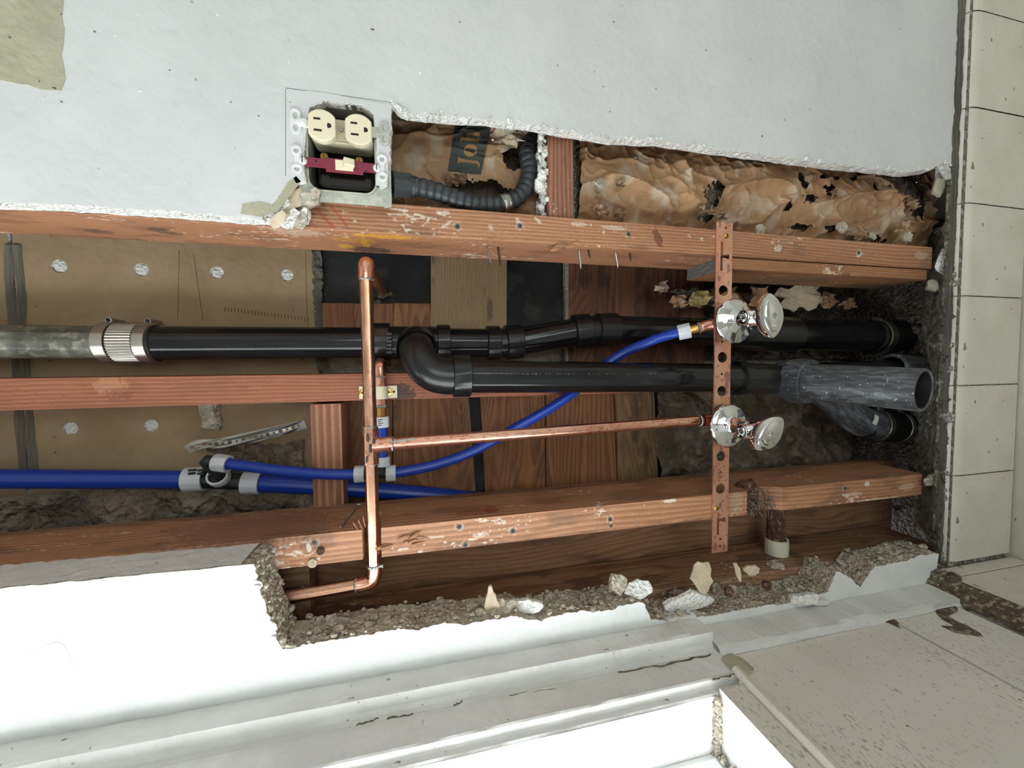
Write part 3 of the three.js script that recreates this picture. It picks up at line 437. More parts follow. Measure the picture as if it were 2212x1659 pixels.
// ---------------------------------------------------------------- backs of the bays
const ZB = -0.205;
{
  const lathHoles = [[128, 575], [305, 583], [468, 589], [620, 595], [152, 925], [326, 919]], xs = at(30, 600, ZB).x, xe = at(681, 600, ZB).x;
  const sheetOf = (label, x0, x1, holes) => {
    const o = thing('gypsum_lath', label, 'lath panel', 'perforated lath panels'), hs = holes.map(([a, b], i) => ragged([...disc(at(a, b, ZB), 0.0097, 16), disc(at(a, b, ZB), 0.0097, 16)[0]], 0.0005, 0.002, 40 + i).slice(0, -1));
    part(o, 'panel', plate([V(x0, -0.33, ZB), V(x1, -0.33, ZB), V(x1, 0.42, ZB), V(x0, 0.42, ZB)], ZB, 0.0095, hs), [M.paperBoard, M.gypsum]);
    holes.forEach(([a, b], i) => { const c = at(a, b, ZB); part(o, 'plaster_key', lump(V(c.x, c.y, ZB - 0.008), 0.0105, 0.0105, 0.007, 60 + i, 0.35, 3), M.gypsum, 'round white plaster key in the lath'); });
    return o;
  };
  const L = sheetOf('brown lath panel with round white plaster keys above the grey vent pipe', xs + 0.001, xe, lathHoles);
  const P = sheetOf('brown lath panel above the plastered seam by the grey vent pipe', XC, xs - 0.004, []);
  for (const [dx, s] of [[0, 3], [0.011, 7]]) part(L, 'seam_plaster', sheet(8, 90, (u, v) => { const y = 0.2 - 0.34 * v, a = (u - 0.5) * Math.PI, r = 0.0035 + 0.003 * fbm(v * 12, 1, s, 2); return V(xs - 0.004 + dx + r * Math.sin(a) + 0.003 * (fbm(v * 6, 4, s, 2) - 0.5), y, ZB + r * Math.cos(a) * 0.8); }), M.oldPlaster, 'ridge of plaster squeezed through the seam');
  part(L, 'broken_edge', sheet(16, 120, (u, v) => { const y = 0.215 - 0.2 * v; return V(xe - 0.003 + 0.013 * u + 0.005 * (fbm(v * 30, u * 2, 5, 3) - 0.5), y, ZB + 0.002 - 0.006 * u + 0.012 * (fbm(u * 6, v * 40, 6, 3) - 0.4)); }), M.oldPlaster, 'ragged pale plaster along the cut edge of the lath');
  const c = at(455, 885, ZB); part(L, 'plaster_lump', merge([lump(V(c.x, c.y, ZB + 0.006), 0.012, 0.02, 0.008, 3, 0.9, 3), lump(V(c.x + 0.004, c.y - 0.02, ZB + 0.005), 0.014, 0.012, 0.007, 5, 0.9, 3)]), M.mortar, 'lump of dirty plaster below the red-brown stud');
  // faint creases and a row of printed ticks on the lath paper
  { const mk = []; for (let k = 0; k < 26; k++) { const a = 486 + k * 7.2, q = at(a, 668 + k * 0.9, ZB); mk.push(box(q.x - 0.0006, q.x + 0.0006, q.y - 0.0035 + (k % 3) * 0.0006, q.y + 0.0035, ZB - 0.0004, ZB + 0.0003)); } part(L, 'printed_ticks', merge(mk), mat({ color: 0x6b4e34, roughness: 0.9 }), 'row of small brown printed ticks');
    const cr = [[[387, 540], [384, 690]], [[418, 548], [438, 690]], [[660, 545], [664, 705]]].map(([a, b]) => rod(at(...a, ZB), at(...b, ZB), 0.0004, 6, 0.0001)), cm = mat({ color: 0x6e5338, roughness: 0.9 }); for (const g of cr) part(L, 'crease', g, cm); }
  // boards behind the pipes
  const ply = (seed, x0, o = {}) => timber(seed, Object.assign({ across: true, x0: x0 - 0.02, len: 0.36, vh: 0.5, pw: 384, ph: 512, base: [166, 116, 76], dark: [110, 70, 46], freq: 36, wave: 9, splash: 0, dirt: 0.3 }, o));
  const back = (nm, label, cat, quad, z, th, m, grp) => { const p = px(quad, z); return solid(nm, boxUV(plate(p, z, th), -0.25, 0), m, label, cat, grp); };
  back('building_paper', 'black felt paper at the back of the upper bay', 'felt paper', [[694, 520], [1240, 540], [1240, 720], [694, 720]], ZB - 0.012, 0.002, M.felt);
  back('building_paper', 'black felt paper showing between plywood boards under the drain pipe', 'felt paper', [[690, 840], [1460, 840], [1460, 1120], [690, 1120]], ZB - 0.012, 0.002, M.felt);
  // torn felt where the copper stub goes through
  [[826, 640, 0.014, 3], [840, 636, 0.012, 8], [816, 652, 0.01, 12]].forEach(([a, b, r, s]) => part(scene.getObjectByName('building_paper'), 'felt_tear', curled(at(a, b, ZB - 0.004), r, r * 0.6, s), M.tornPaper));
  const x9 = at(700, 680, ZB).x;
  back('plywood_strip', 'narrow plywood strip below black felt, behind the upright copper pipe', 'plywood', [[697, 655], [764, 655], [764, 724], [697, 724]], ZB, 0.011, ply(171, x9, { base: [150, 98, 62] }), 'plywood strips');
  back('plywood_strip', 'short plywood strip touching the plywood under black felt', 'plywood', [[765, 656], [849, 656], [849, 724], [765, 724]], ZB - 0.001, 0.011, ply(172, x9 + 0.04, { base: [172, 120, 76] }), 'plywood strips');
  back('plywood_strip', 'grained plywood strip beside the pale upright board', 'plywood', [[850, 655], [931, 656], [931, 724], [850, 724]], ZB, 0.011, ply(173, x9 + 0.09, { base: [180, 130, 84], freq: 70 }), 'plywood strips');
  back('upright_board', 'wide pale rough-sawn board behind the black vent pipe', 'board', [[931, 540], [1095, 540], [1094, 730], [931, 730]], ZB + 0.012, 0.02, ply(174, at(931, 600, ZB).x, { base: [176, 148, 112], dark: [132, 106, 80], freq: 320, wave: 1.5, dirt: 0.5 }));
  const pr = ply(175, at(1228, 600, ZB).x, { base: [140, 92, 66], dark: [88, 54, 40], freq: 24, wave: 12, dirt: 0.6 });
  back('plywood_sheet', 'reddish plywood sheet behind the black vent pipe', 'plywood', [[1228, 560], [1520, 572], [1520, 800], [1226, 800]], ZB + 0.004, 0.012, pr);
  part(scene.getObjectByName('plywood_sheet'), 'edge_strip', boxUV(plate(px([[1221, 556], [1228, 556], [1227, 800], [1222, 800]], ZB + 0.005), ZB + 0.005, 0.013)), M.oldPlaster, 'pale plastered edge of the plywood');
  const pl = (label, seed, quad, z, o) => back('plywood_strip', label, 'plywood', quad, z, 0.011, ply(seed, at(quad[0][0], 950, z).x, o), 'plywood strips');
  pl('plywood strip beside the ribbed block and upright copper pipe', 181, [[735, 850], [848, 850], [846, 1100], [735, 1100]], ZB, { base: [140, 92, 60] });
  pl('plywood strip crossed by the curved blue tube near the black gap', 182, [[850, 850], [1012, 850], [1030, 1100], [849, 1100]], ZB - 0.001, { base: [162, 112, 72] });
  pl('swirl-grained plywood strip beside the black gap', 183, [[1037, 845], [1176, 845], [1178, 1090], [1050, 1090]], ZB, { base: [166, 112, 70], freq: 44 });
  pl('straight-grained plywood strip beside the swirl-grained one', 184, [[1179, 840], [1324, 840], [1334, 1080], [1180, 1080]], ZB - 0.0015, { base: [170, 118, 76], freq: 90, wave: 4 });
  pl('greyed plywood strip beside the crumbling masonry', 185, [[1330, 838], [1412, 838], [1424, 1070], [1336, 1070]], ZB + 0.004, { base: [150, 118, 84], dark: [104, 76, 54], freq: 60, dirt: 0.6 });
  // crumbling masonry and old wool on the right, and at the lower left
  const rough = (nm, label, cat, a, b, y0, y1, z, amp, m, s, nu = 110, nv = 60, rag = false) => solid(nm, sheet(nu, nv, (u, v) => { const x = a + (b - a) * u, y = y0 + (y1 - y0) * v, k = fbm(x * 26, y * 26, s, 5), q = fbm(x * 9, y * 9, s + 3, 3); const p = V(x, y, z + amp * (k - 0.5) * 1.6 + amp * 1.4 * (q - 0.5)); p.u = x; p.w = y; return p; }, rag ? (u, v) => Math.min(u * 2.5, 2.5 - u * 2.5, v * 1.1, (1 - v) * 1.4) + 0.5 * fbm(u * 14, v * 5, s, 3) < 0.42 : null), m, label, cat);
  rough('masonry', 'dusty brown crumbling masonry behind the chrome valves', 'masonry', at(1416, 900, ZB).x, 0.995, -0.31, 0.02, ZB + 0.008, 0.03, M.dirt, 11);
  rough('masonry', 'crumbling grey-brown masonry behind the upper drain coupling', 'masonry', at(1515, 700, ZB).x, 0.995, 0.028, 0.2, ZB - 0.004, 0.03, M.wet, 12);
  rough('old_insulation', 'dirty brown insulation under the thick blue tube', 'insulation', -0.75, at(672, 1100, -0.17).x, -0.33, at(300, 1052, -0.18).y, -0.178, 0.026, M.wool, 13);
  const w0 = at(430, 960, -0.19), w1 = at(668, 1040, -0.19); rough('old_insulation', 'tuft of brown insulation under the perforated hanger strap', 'insulation', w0.x, w1.x, w1.y - 0.01, w0.y + 0.006, -0.192, 0.02, M.wool, 14, 80, 40, true);
  // wool and paper behind the upper valve
  const g0 = at(1470, 612, -0.13), g1 = at(1850, 690, -0.13); rough('old_insulation', 'ragged brown wool and paper above the valves', 'insulation', g0.x, g1.x - 0.05, g1.y + 0.012, g0.y, -0.15, 0.03, M.wool, 16, 160, 50, true);
  const PRINTED = mat({ roughness: 0.85, map: tex(128, 64, 0, 0, 0.3, 0.1, (x, y) => { const g = Math.abs(((x * 40 + y * 25) % 1)) < 0.16 || Math.abs(((x * 22 - y * 60 + 9) % 1)) < 0.14; return g && vn(x * 30, y * 60, 3) > 0.35 ? [78, 116, 98] : mix([206, 182, 124], [186, 158, 104], vn(x * 60, y * 90, 4)); }) });
  const bits = [[1512, 645, 0.05, 3], [1575, 650, 0.055, 5], [1640, 640, 0.06, 8], [1730, 640, 0.085, 11], [1785, 650, 0.05, 14], [1832, 658, 0.032, 17], [1430, 622, 0.03, 20], [1468, 650, 0.03, 23]];
  bits.forEach(([a, b, r, s], i) => { const R = rnd(s), c = at(a, b, -0.1 - R() * 0.04); solid('paper_scrap', curled(c, r, r * 0.6, s), i === 0 ? PRINTED : i % 3 ? M.kraft : M.tornPaper, ['yellow paper scrap printed with green lines behind the copper strap', 'folded brown paper scrap beside the copper strap', 'torn brown paper scrap over the upper valve', 'long torn brown paper scrap beside the thin board', 'curled brown paper scrap past the upper valve handle', 'pale paper tip past the curled brown scrap', 'crumpled brown paper bit on the red plywood', 'small crumpled paper bit above the blue tube end'][i], 'paper scrap', 'torn paper scraps above the valves'); });
}
function curled(c, w, h, s) { const R = rnd(s), a = R() * 2, k = 1 + R() * 1.5; return sheet(18, 12, (u, v) => { const e = 0.5 + 0.5 * fbm(u * 5, v * 5, s, 2), x = (u - 0.5) * w * (0.7 + 0.6 * vn(v * 5, 1, s)), y = (v - 0.5) * h * (0.7 + 0.6 * vn(u * 6, 2, s)); return V(c.x + x * Math.cos(a * 0.4) - y * Math.sin(a * 0.4), c.y + y * Math.cos(a * 0.4) + x * Math.sin(a * 0.4) * 0.6, c.z + Math.sin(u * k * 2 + s) * h * 0.3 * e + (fbm(u * 4, v * 4, s + 1, 3) - 0.5) * 0.02); }); }
// ---------------------------------------------------------------- black drain pipes
const hubOn = (a, b, r, lip = 0.0016) => { const L = a.distanceTo(b); return turned(a, b, [[0, r - 0.006], [0, r - lip], [0.001, r], [L - 0.001, r], [L, r - lip], [L, r - 0.006]], 40); };
{
  const ZV = -0.15, RV = 0.0242, o = thing('vent_pipe', 'black plastic vent pipe with tee and offset couplings in the upper bay', 'drain pipe');
  const c = (x, y) => at(x, y, ZV);
  part(o, 'pipe', rod(c(318, 741), c(835, 740), RV, 40), M.abs);
  // tee with its curved outlet
  part(o, 'tee', merge([rod(c(826, 740), c(965, 740), 0.0262, 36), sweep([c(905, 742), at(902, 748, -0.125), at(900, 752, -0.1)], 0.0285, 16, 32)]), M.absHub);
  part(o, 'hub', hubOn(c(808, 738), c(844, 738), 0.0298), M.absHub); part(o, 'hub', hubOn(c(944, 740), c(972, 740), 0.0298), M.absHub);
  for (let k = 0; k < 6; k++) { const q = at(838, 721 + k * 8, -0.119); part(o, 'hub_rib', box(q.x - 0.003, q.x + 0.006, q.y - 0.0022, q.y + 0.0022, -0.124, -0.1185, 0.0008), M.absHub); }
  part(o, 'pipe', rod(c(965, 740), c(1060, 741), RV, 36), M.abs);
  part(o, 'hub', hubOn(c(1050, 741), c(1078, 741), 0.0292), M.absHub); part(o, 'offset_bend', rod(c(1070, 741), c(1098, 740), 0.0252, 32), M.absHub); part(o, 'hub', hubOn(c(1091, 740), c(1126, 737), 0.0298), M.absHub);
  const q0 = c(1118, 738), q1 = at(1245, 717, -0.135), q2 = at(1325, 712, -0.13), q3 = at(1720, 722, -0.12);
  part(o, 'pipe', rod(q0, q1, RV, 36), M.abs); part(o, 'hub', hubOn(at(1238, 718, -0.136), at(1272, 715, -0.133), 0.0305), M.absHub); part(o, 'offset_bend', rod(at(1262, 716, -0.134), at(1296, 713, -0.132), 0.0262, 32), M.absHub);
  part(o, 'hub', hubOn(at(1287, 713, -0.132), at(1330, 712, -0.13), 0.0292), M.absHub); part(o, 'pipe', rod(q2, q3, 0.0245, 36), M.abs);
  part(o, 'hub', hubOn(at(1560, 718, -0.124), at(1712, 723, -0.12), 0.034), M.absHub, 'wide reducing hub behind the upper valve');
  part(o, 'pipe', rod(at(1706, 723, -0.12), at(1900, 728, -0.12), 0.031, 40), M.abs);
  // street elbow and the pipe that runs down to the trap
  const ZD = -0.062, d = (x, y) => at(x, y, ZD), b = thing('drain_pipe', 'black plastic drain with curved elbow in front of the red-brown stud', 'drain pipe');
  part(b, 'elbow', sweep([at(901, 748, -0.112), at(901, 751, -0.097), at(903, 764, -0.081), at(914, 787, -0.069), at(936, 806, -0.063), at(962, 813, -0.062), at(992, 813, -0.062)], 0.0262, 48, 36), M.absHub);
  part(b, 'elbow_collar', sweep([at(901, 746, -0.119), at(901, 749, -0.106), at(901.5, 755, -0.098)], 0.0305, 8, 36), M.absHub);
  part(b, 'hub', hubOn(d(978, 813), d(1016, 813), 0.0305), M.absHub); part(b, 'pipe', rod(d(1008, 813), d(1640, 817), RV, 44), M.abs);
  part(b, 'hub', hubOn(d(1588, 817), d(1606, 817), 0.0296), M.absHub); part(b, 'tee', rod(d(1598, 817), d(1740, 822), 0.0272, 36), M.absHub);
  // printed line along the pipe
  const s = []; const R = rnd(4); for (let x = 1040; x < 1500; x += 6 + R() * 5) { if (R() < 0.2) continue; const p = d(x, 813.4); s.push(box(p.x, p.x + 0.0016 + R() * 0.002, p.y + 0.0035 + R() * 0.001, p.y + 0.0052, ZD + RV - 0.0006, ZD + RV + 0.0001)); }
  part(b, 'printed_line', merge(s), M.scuffed, 'faint grey printed line on the drain pipe');
  // stub that comes out of the wall, open at the end
  const e1 = far(1996, 843, 0.537), e0 = V(0.634, -0.0095, -0.07), L = e0.distanceTo(e1), st = thing('drain_stub', 'scuffed grey-black drain stub with open end standing out of the wall', 'drain pipe');
  part(st, 'pipe', turned(e0, e1, [[0, 0.0302], [L - 0.0008, 0.0302], [L, 0.0296], [L, 0.0264], [L - 0.001, 0.0258]], 56), M.scuffed); part(st, 'bore', turned(e0, e1, [[L - 0.001, 0.0258], [0.01, 0.0258], [0.01, 0]], 40), M.rubber, 'black inside of the open pipe');
  part(st, 'hub', turned(e0, e1, [[0, 0.02], [0, 0.0325], [0.022, 0.034], [0.024, 0.0378], [0.052, 0.0378], [0.0535, 0.0365], [0.0535, 0.0304]], 48), M.scuffed);
  // run below the stub to the old pipe
  const z2 = -0.1, r = (x, y, z = z2) => at(x, y, z), lo = thing('drain_elbow', 'black drain elbow with white sticker behind the open stub', 'drain pipe');
  part(lo, 'elbow', sweep([r(1720, 822), r(1762, 834), r(1806, 864), r(1838, 896), r(1866, 912), r(1900, 918)], 0.0305, 44, 36), M.scuffed);
  part(lo, 'pipe', rod(r(1860, 914), r(1960, 924), 0.0292, 36), M.absHub);
  const sk0 = r(1842, 897), sk1 = r(1868, 911), mid = sk0.clone().lerp(sk1, 0.5);
  part(lo, 'sticker', sheet(12, 4, (u, v) => { const a = -0.75 + 1.1 * u, dir = sk1.clone().sub(sk0).normalize(), tc = EYE.clone().sub(mid); tc.addScaledVector(dir, -tc.dot(dir)).normalize(); const nrm = dir.clone().cross(tc), q = mid.clone().addScaledVector(dir, (v - 0.5) * 0.012); return q.addScaledVector(nrm, Math.sin(a) * 0.0311).addScaledVector(tc, Math.cos(a) * 0.0311); }), M.sticker, 'white printed sticker');
  part(b, 'hub', hubOn(r(1925, 795, -0.06), r(1990, 800, -0.06), 0.028), M.scuffed);
  part(b, 'pipe', rod(r(1700, 812, -0.07), r(1985, 800, -0.07), 0.0225, 28), M.absHub);
  const cp = thing('pipe_coupling', 'black banded rubber coupling on the drain elbow', 'pipe coupling');
  const k0 = r(1884, 917), k1 = r(1942, 923); part(cp, 'sleeve', fluted(k0, k1, 0.0322, 60, 0.0007), M.rubber);
  for (const t of [0.12, 0.88]) { const q = k0.clone().lerp(k1, t), v = k1.clone().sub(k0).normalize(); part(cp, 'band', hubOn(q.clone().addScaledVector(v, -0.006), q.clone().addScaledVector(v, 0.006), 0.0332), M.steel); const sc = q.clone().add(V(0, 0.034, 0.006)); part(cp, 'screw', rod(sc.clone().add(V(-0.007, 0, 0)), sc.clone().add(V(0.007, 0, 0)), 0.0035, 14), M.steel); }
  const old = thing('old_drain', 'rusty flared old drain end at the foot of the wall', 'drain pipe'), f0 = r(1938, 923), f1 = r(2012, 930), fl = f0.distanceTo(f1);
  part(old, 'pipe', turned(f0, f1, [[0, 0.028], [fl * 0.5, 0.03], [fl * 0.6, 0.041], [fl * 0.9, 0.044], [fl, 0.04], [fl, 0.02]], 36), M.rust);
  const c2 = thing('pipe_coupling', 'black rubber coupling with steel band at the foot of the vent', 'pipe coupling'), m0 = at(1878, 728, -0.12), m1 = at(1975, 731, -0.12);
  part(c2, 'sleeve', hubOn(m0, m1, 0.0355), M.rubber); for (const [a, w] of [[0.14, 0.009], [0.84, 0.006]]) { const q = m0.clone().lerp(m1, a), v = m1.clone().sub(m0).normalize(); part(c2, 'band', hubOn(q.clone().addScaledVector(v, -w), q.clone().addScaledVector(v, w), 0.0368), M.steel); }
  const sc = at(1890, 689, -0.115); part(c2, 'screw', rod(sc.clone().add(V(-0.012, 0.002, 0)), sc.clone().add(V(0.012, -0.003, 0.004)), 0.005, 14), M.steel);
  // old galvanised vent and its steel coupling
  const g = thing('galvanized_vent', 'mottled grey galvanised vent pipe joined to the black vent', 'vent pipe');
  part(g, 'pipe', rod(c(-420, 734), c(250, 740), 0.0226, 40), M.galv);
  const cs = thing('pipe_coupling', 'shiny ribbed steel coupling joining grey vent to black vent', 'pipe coupling'), h0 = c(226, 740), h1 = c(338, 741);
  part(cs, 'sleeve', fluted(h0.clone().lerp(h1, 0.28), h0.clone().lerp(h1, 0.75), 0.0278, 44, 0.001), M.stainless, 'ribbed steel shield');
  part(cs, 'gasket', hubOn(h0.clone().lerp(h1, -0.01), h0.clone().lerp(h1, 1.06), 0.0258), M.rubber, 'black rubber gasket edge');
  for (const t of [0.13, 0.88]) { const q = h0.clone().lerp(h1, t), v = h1.clone().sub(h0).normalize(), w = 0.0078; part(cs, 'band', hubOn(q.clone().addScaledVector(v, -w), q.clone().addScaledVector(v, w), 0.0284), M.stainless); const s0 = q.clone().add(V(0, 0.03, -0.004)); const hs = part(cs, 'clamp_screw', merge([turned(s0.clone().add(V(0, 0.001, 0.008)), s0.clone().add(V(0, 0.001, -0.02)), [[0, 0.003], [0.0005, 0.0045], [0.006, 0.0045], [0.006, 0.0034], [0.028, 0.0034], [0.028, 0]], 6), box(s0.x - 0.007, s0.x + 0.007, s0.y - 0.003, s0.y - 0.001, s0.z - 0.018, s0.z + 0.004, 0.0005)]), M.steel); }
}
function fluted(p0, p1, r, n, d) {
  const L = p0.distanceTo(p1), ax = p1.clone().sub(p0).normalize(), a = V(0, 1, 0).cross(ax).normalize(), b = ax.clone().cross(a);
  return sheet(n * 4, 1, (u, v) => { const t = u * 2 * Math.PI, k = r + d * Math.cos(u * n * 2 * Math.PI); return p0.clone().addScaledVector(ax, L * v).addScaledVector(a, k * Math.cos(t)).addScaledVector(b, k * Math.sin(t)); });
}

// ---------------------------------------------------------------- copper
const RC = 0.00795;
const elbow = (a, c, b, r, k = 0.014) => { const u = a.clone().sub(c).normalize(), w = b.clone().sub(c).normalize(), P = [c.clone().addScaledVector(u, k * 1.5), c.clone().addScaledVector(u, k), c.clone().addScaledVector(u, k * 0.38).addScaledVector(w, k * 0.12), c.clone().addScaledVector(w, k * 0.38).addScaledVector(u, k * 0.12), c.clone().addScaledVector(w, k), c.clone().addScaledVector(w, k * 1.5)]; return sweep(P, r, 28, 24); };
const solderRing = (p, dir, r = RC) => { const a = p.clone().addScaledVector(dir, -0.0022), b = p.clone().addScaledVector(dir, 0.0022); return turned(a, b, [[0, r + 0.0001], [0.001, r + 0.0014], [0.0034, r + 0.0012], [0.0044, r + 0.0001]], 22); };
{
  const zc = -0.011, top = at(790, 566, zc), X = top.x, yT = top.y, yB = at(812, 1257, zc).y, yt = at(804, 962, zc).y;
  const o = thing('copper_pipe', 'bright copper pipe with tee crossing in front of the black pipes', 'copper pipe');
  part(o, 'pipe', rod(V(X, yT - 0.012, zc), V(X, yt + 0.02, zc), RC), M.oldCopper); part(o, 'pipe', rod(V(X, yt - 0.02, zc), V(X, yB + 0.012, zc), RC), M.oldCopper);
  const back = V(X, yT, -0.19); part(o, 'elbow', elbow(V(X, yT - 0.1, zc), V(X, yT, zc), back, 0.0094), M.copper); part(o, 'stub', rod(V(X, yT, zc - 0.016), back.clone().add(V(0.002, 0, -0.03)), RC), M.oldCopper);
  part(o, 'solder_ring', solderRing(V(X, yT - 0.021, zc), V(0, 1, 0)), M.solder);
  // tee and branch to the lower valve
  const tee = V(X, yt, zc), be = V(0.4505, at(1540, 906, -0.014).y, -0.014), bd = be.clone().sub(tee).normalize();
  part(o, 'tee', merge([turned(V(X, yt - 0.0235, zc), V(X, yt + 0.0235, zc), [[0, RC], [0, 0.0094], [0.047, 0.0094], [0.047, RC]], 28), rod(tee, tee.clone().addScaledVector(bd, 0.026), 0.0094)]), M.copper);
  part(o, 'flux_stain', merge([[0.012, 0.5], [0.005, 1.2], [-0.002, 0.8], [0.017, -0.2], [-0.016, 0.3]].map(([dy, a], i) => lump(V(X + Math.sin(a - 0.7) * 0.0088, yt + dy, zc + Math.cos(a - 0.7) * 0.0088), 0.0022, 0.0055, 0.0011, i, 0.9, 2))), M.flux, 'burnt black flux on the tee');
  for (const dy of [0.0235, -0.0235]) part(o, 'solder_ring', solderRing(V(X, yt + dy, zc), V(0, 1, 0)), M.solder);
  part(o, 'solder_ring', solderRing(tee.clone().addScaledVector(bd, 0.026), bd), M.solder); part(o, 'solder_drip', rod(tee.clone().addScaledVector(bd, 0.028).add(V(0, 0.004, 0.0066)), tee.clone().addScaledVector(bd, 0.055).add(V(0, 0.0055, 0.0056)), 0.0016, 10), M.solder);
  part(o, 'branch', rod(tee.clone().addScaledVector(bd, 0.02), be.clone().addScaledVector(bd, -0.03), RC), M.copper); part(o, 'solder_ring', solderRing(be.clone().addScaledVector(bd, -0.026), bd), M.solder);
  part(o, 'valve_elbow', elbow(be.clone().addScaledVector(bd, -0.1), be, be.clone().add(V(0, 0, 0.1)), 0.0092), M.copper); part(o, 'valve_stub', rod(be.clone().add(V(0, 0, 0.015)), be.clone().add(V(0, 0, 0.06)), RC), M.copper);
  // foot: elbow to the pipe that runs up inside the plaster
  const ft = V(X, yB, zc), lf = at(560, 1300, zc), ld = lf.clone().sub(ft).normalize();
  part(o, 'elbow', elbow(V(X, yB + 0.1, zc), ft, lf, 0.0094), M.copper); part(o, 'pipe', rod(ft.clone().addScaledVector(ld, 0.016), ft.clone().addScaledVector(ld, 0.2), RC), M.oldCopper);
  part(o, 'solder_ring', solderRing(V(X, yB + 0.022, zc), V(0, 1, 0)), M.solder); part(o, 'solder_ring', solderRing(ft.clone().addScaledVector(ld, 0.022), ld), M.solder); part(o, 'solder_drip', lump(V(X + 0.009, yB + 0.022, zc + 0.003), 0.0032, 0.0028, 0.003, 4, 0.6, 2), M.solder);
}
let TUBE_END, VALVE_Y;
{ // second supply behind: elbow through the plywood, strap and push-on adapter
  const z = -0.104, p = at(821, 786, z), X = p.x, o = thing('copper_stub', 'short copper elbow held by an ivory strap behind the upright pipe', 'copper pipe');
  const yE = at(824, 880, z).y; part(o, 'elbow', elbow(V(X, p.y - 0.1, z), p, V(X, p.y, -0.19), 0.0094, 0.012), M.copper); part(o, 'stub', rod(V(X, p.y, z - 0.014), V(X, p.y, -0.215), RC), M.oldCopper);
  part(o, 'pipe', rod(V(X, p.y - 0.014, z), V(X, yE, z), RC), M.copper); part(o, 'solder_ring', solderRing(V(X, p.y - 0.018, z), V(0, 1, 0)), M.solder); part(o, 'solder_ring', solderRing(V(X, yE + 0.002, z), V(0, 1, 0)), M.solder);
  part(o, 'brass_adapter', rod(V(X, yE - 0.018, z), V(X, yE, z), 0.0068), M.brass);
  const ys = at(820, 848, z).y, s = thing('pipe_strap', 'ivory two-hole pipe strap screwed to the red-brown stud', 'pipe strap'), zf = -0.1155;
  const a0 = at(776, 848, zf).x, a1 = at(858, 848, zf).x, w = 0.0095, prof = [];
  for (let k = 0; k <= 40; k++) { const x = a0 + (a1 - a0) * k / 40, d = Math.abs(x - X), h = d < RC + 0.0014 ? Math.sqrt(Math.max(0, (RC + 0.0014) ** 2 - d * d)) + (z - zf) : 0.0006; prof.push([x, zf + Math.max(0.0006, h)]); }
  part(s, 'plate', prismY([...prof.map(([x, q]) => [x, q + 0.0012]), ...prof.reverse()], ys - w, ys + w), M.ivory);
  for (const a of [783, 840]) { const c = at(a, 848, zf + 0.002); const sc = part(s, 'screw', turned(V(c.x, ys, zf + 0.001), V(c.x, ys, zf + 0.0045), [[0, 0.005], [0.002, 0.005], [0.0034, 0.0028], [0.0035, 0]], 18), M.brass); part(sc, 'cross_slot', merge([box(c.x - 0.0022, c.x + 0.0022, ys - 0.0005, ys + 0.0005, zf + 0.0038, zf + 0.0047), box(c.x - 0.0005, c.x + 0.0005, ys - 0.0022, ys + 0.0022, zf + 0.0038, zf + 0.0047)]), M.slot); }
  const hh = at(851, 849, zf + 0.002); part(s, 'screw_hole', turned(V(hh.x, ys, zf + 0.001), V(hh.x, ys, zf + 0.0021), [[0, 0.0018], [0.001, 0.0018], [0.0011, 0]], 12), M.slot);
  // ---------------------------------------------------------------- blue tube
  const tube = (pts, r = 0.0079, n = 90) => sweep(pts, r, n, 24), ring = (c, d, r = 0.0118, L = 0.017) => { const a = c.clone().addScaledVector(d, -L / 2), b = c.clone().addScaledVector(d, L / 2); return turned(a, b, [[0, r - 0.003], [0, r - 0.0004], [0.0012, r], [L - 0.0012, r], [L, r - 0.0004], [L, r - 0.003]], 28); };
  const t3 = at(808, 1023, z), t = thing('blue_tube', 'short blue tube drop with pale rings behind the copper tee', 'water tube');
  const yr = at(824, 911, z).y; part(t, 'ring', ring(V(X, yr, z), V(0, 1, 0), 0.0112, 0.016), M.ring); part(t, 'tube', rod(V(X, yr, z), V(X, t3.y + 0.012, z), 0.0079), M.pex); part(t, 'ring', ring(V(X, at(824, 996, z).y, z), V(0, 1, 0), 0.0112, 0.014), M.ring);
  for (let k = 0; k < 4; k++) part(t, 'ring_print', box(X - 0.004, X + 0.003 - (k % 2) * 0.002, yr + 0.004 - k * 0.0028, yr + 0.005 - k * 0.0028, z + 0.0102, z + 0.0114), M.ink);
  const tf = thing('tube_tee', 'black plastic tee joining the thin blue tubes', 'pipe fitting'); const tl = at(787, 1025, z), tr = at(836, 1023, z); part(tf, 'body', merge([rod(tl.clone().add(V(-0.008, 0, 0)), tr.clone().add(V(0.008, 0, 0)), 0.0075), rod(V(X, t3.y, z), V(X, t3.y + 0.014, z), 0.0075)]), M.ppsu);
  // thin tube from the manifold
  const q = (x, y, zz) => at(x, y, zz), m0 = q(478, 1000, -0.138), a = thing('blue_tube', 'thin blue tube from the black elbow to the copper crossing', 'water tube');
  part(a, 'tube', tube([m0, q(540, 1008, -0.13), q(620, 1018, -0.115), q(700, 1024, -0.106), q(778, 1025, z)], 0.0079), M.pex);
  part(a, 'ring', ring(q(777, 1024, z), V(1, 0, 0), 0.0125, 0.014), M.ring); const rd = q(540, 1008, -0.13).sub(m0).normalize(); part(a, 'ring', ring(q(480, 1001, -0.1375), rd, 0.0128, 0.02), M.ring);
  const bT = thing('blue_tube', 'long curved blue tube rising behind the drain to the upper valve', 'water tube');
  VALVE_Y = at(1564, 697, 0.003).y; const vend = V(0.4505 - 0.03, VALVE_Y - 0.002, -0.022); TUBE_END = q(1478, 716, -0.035);
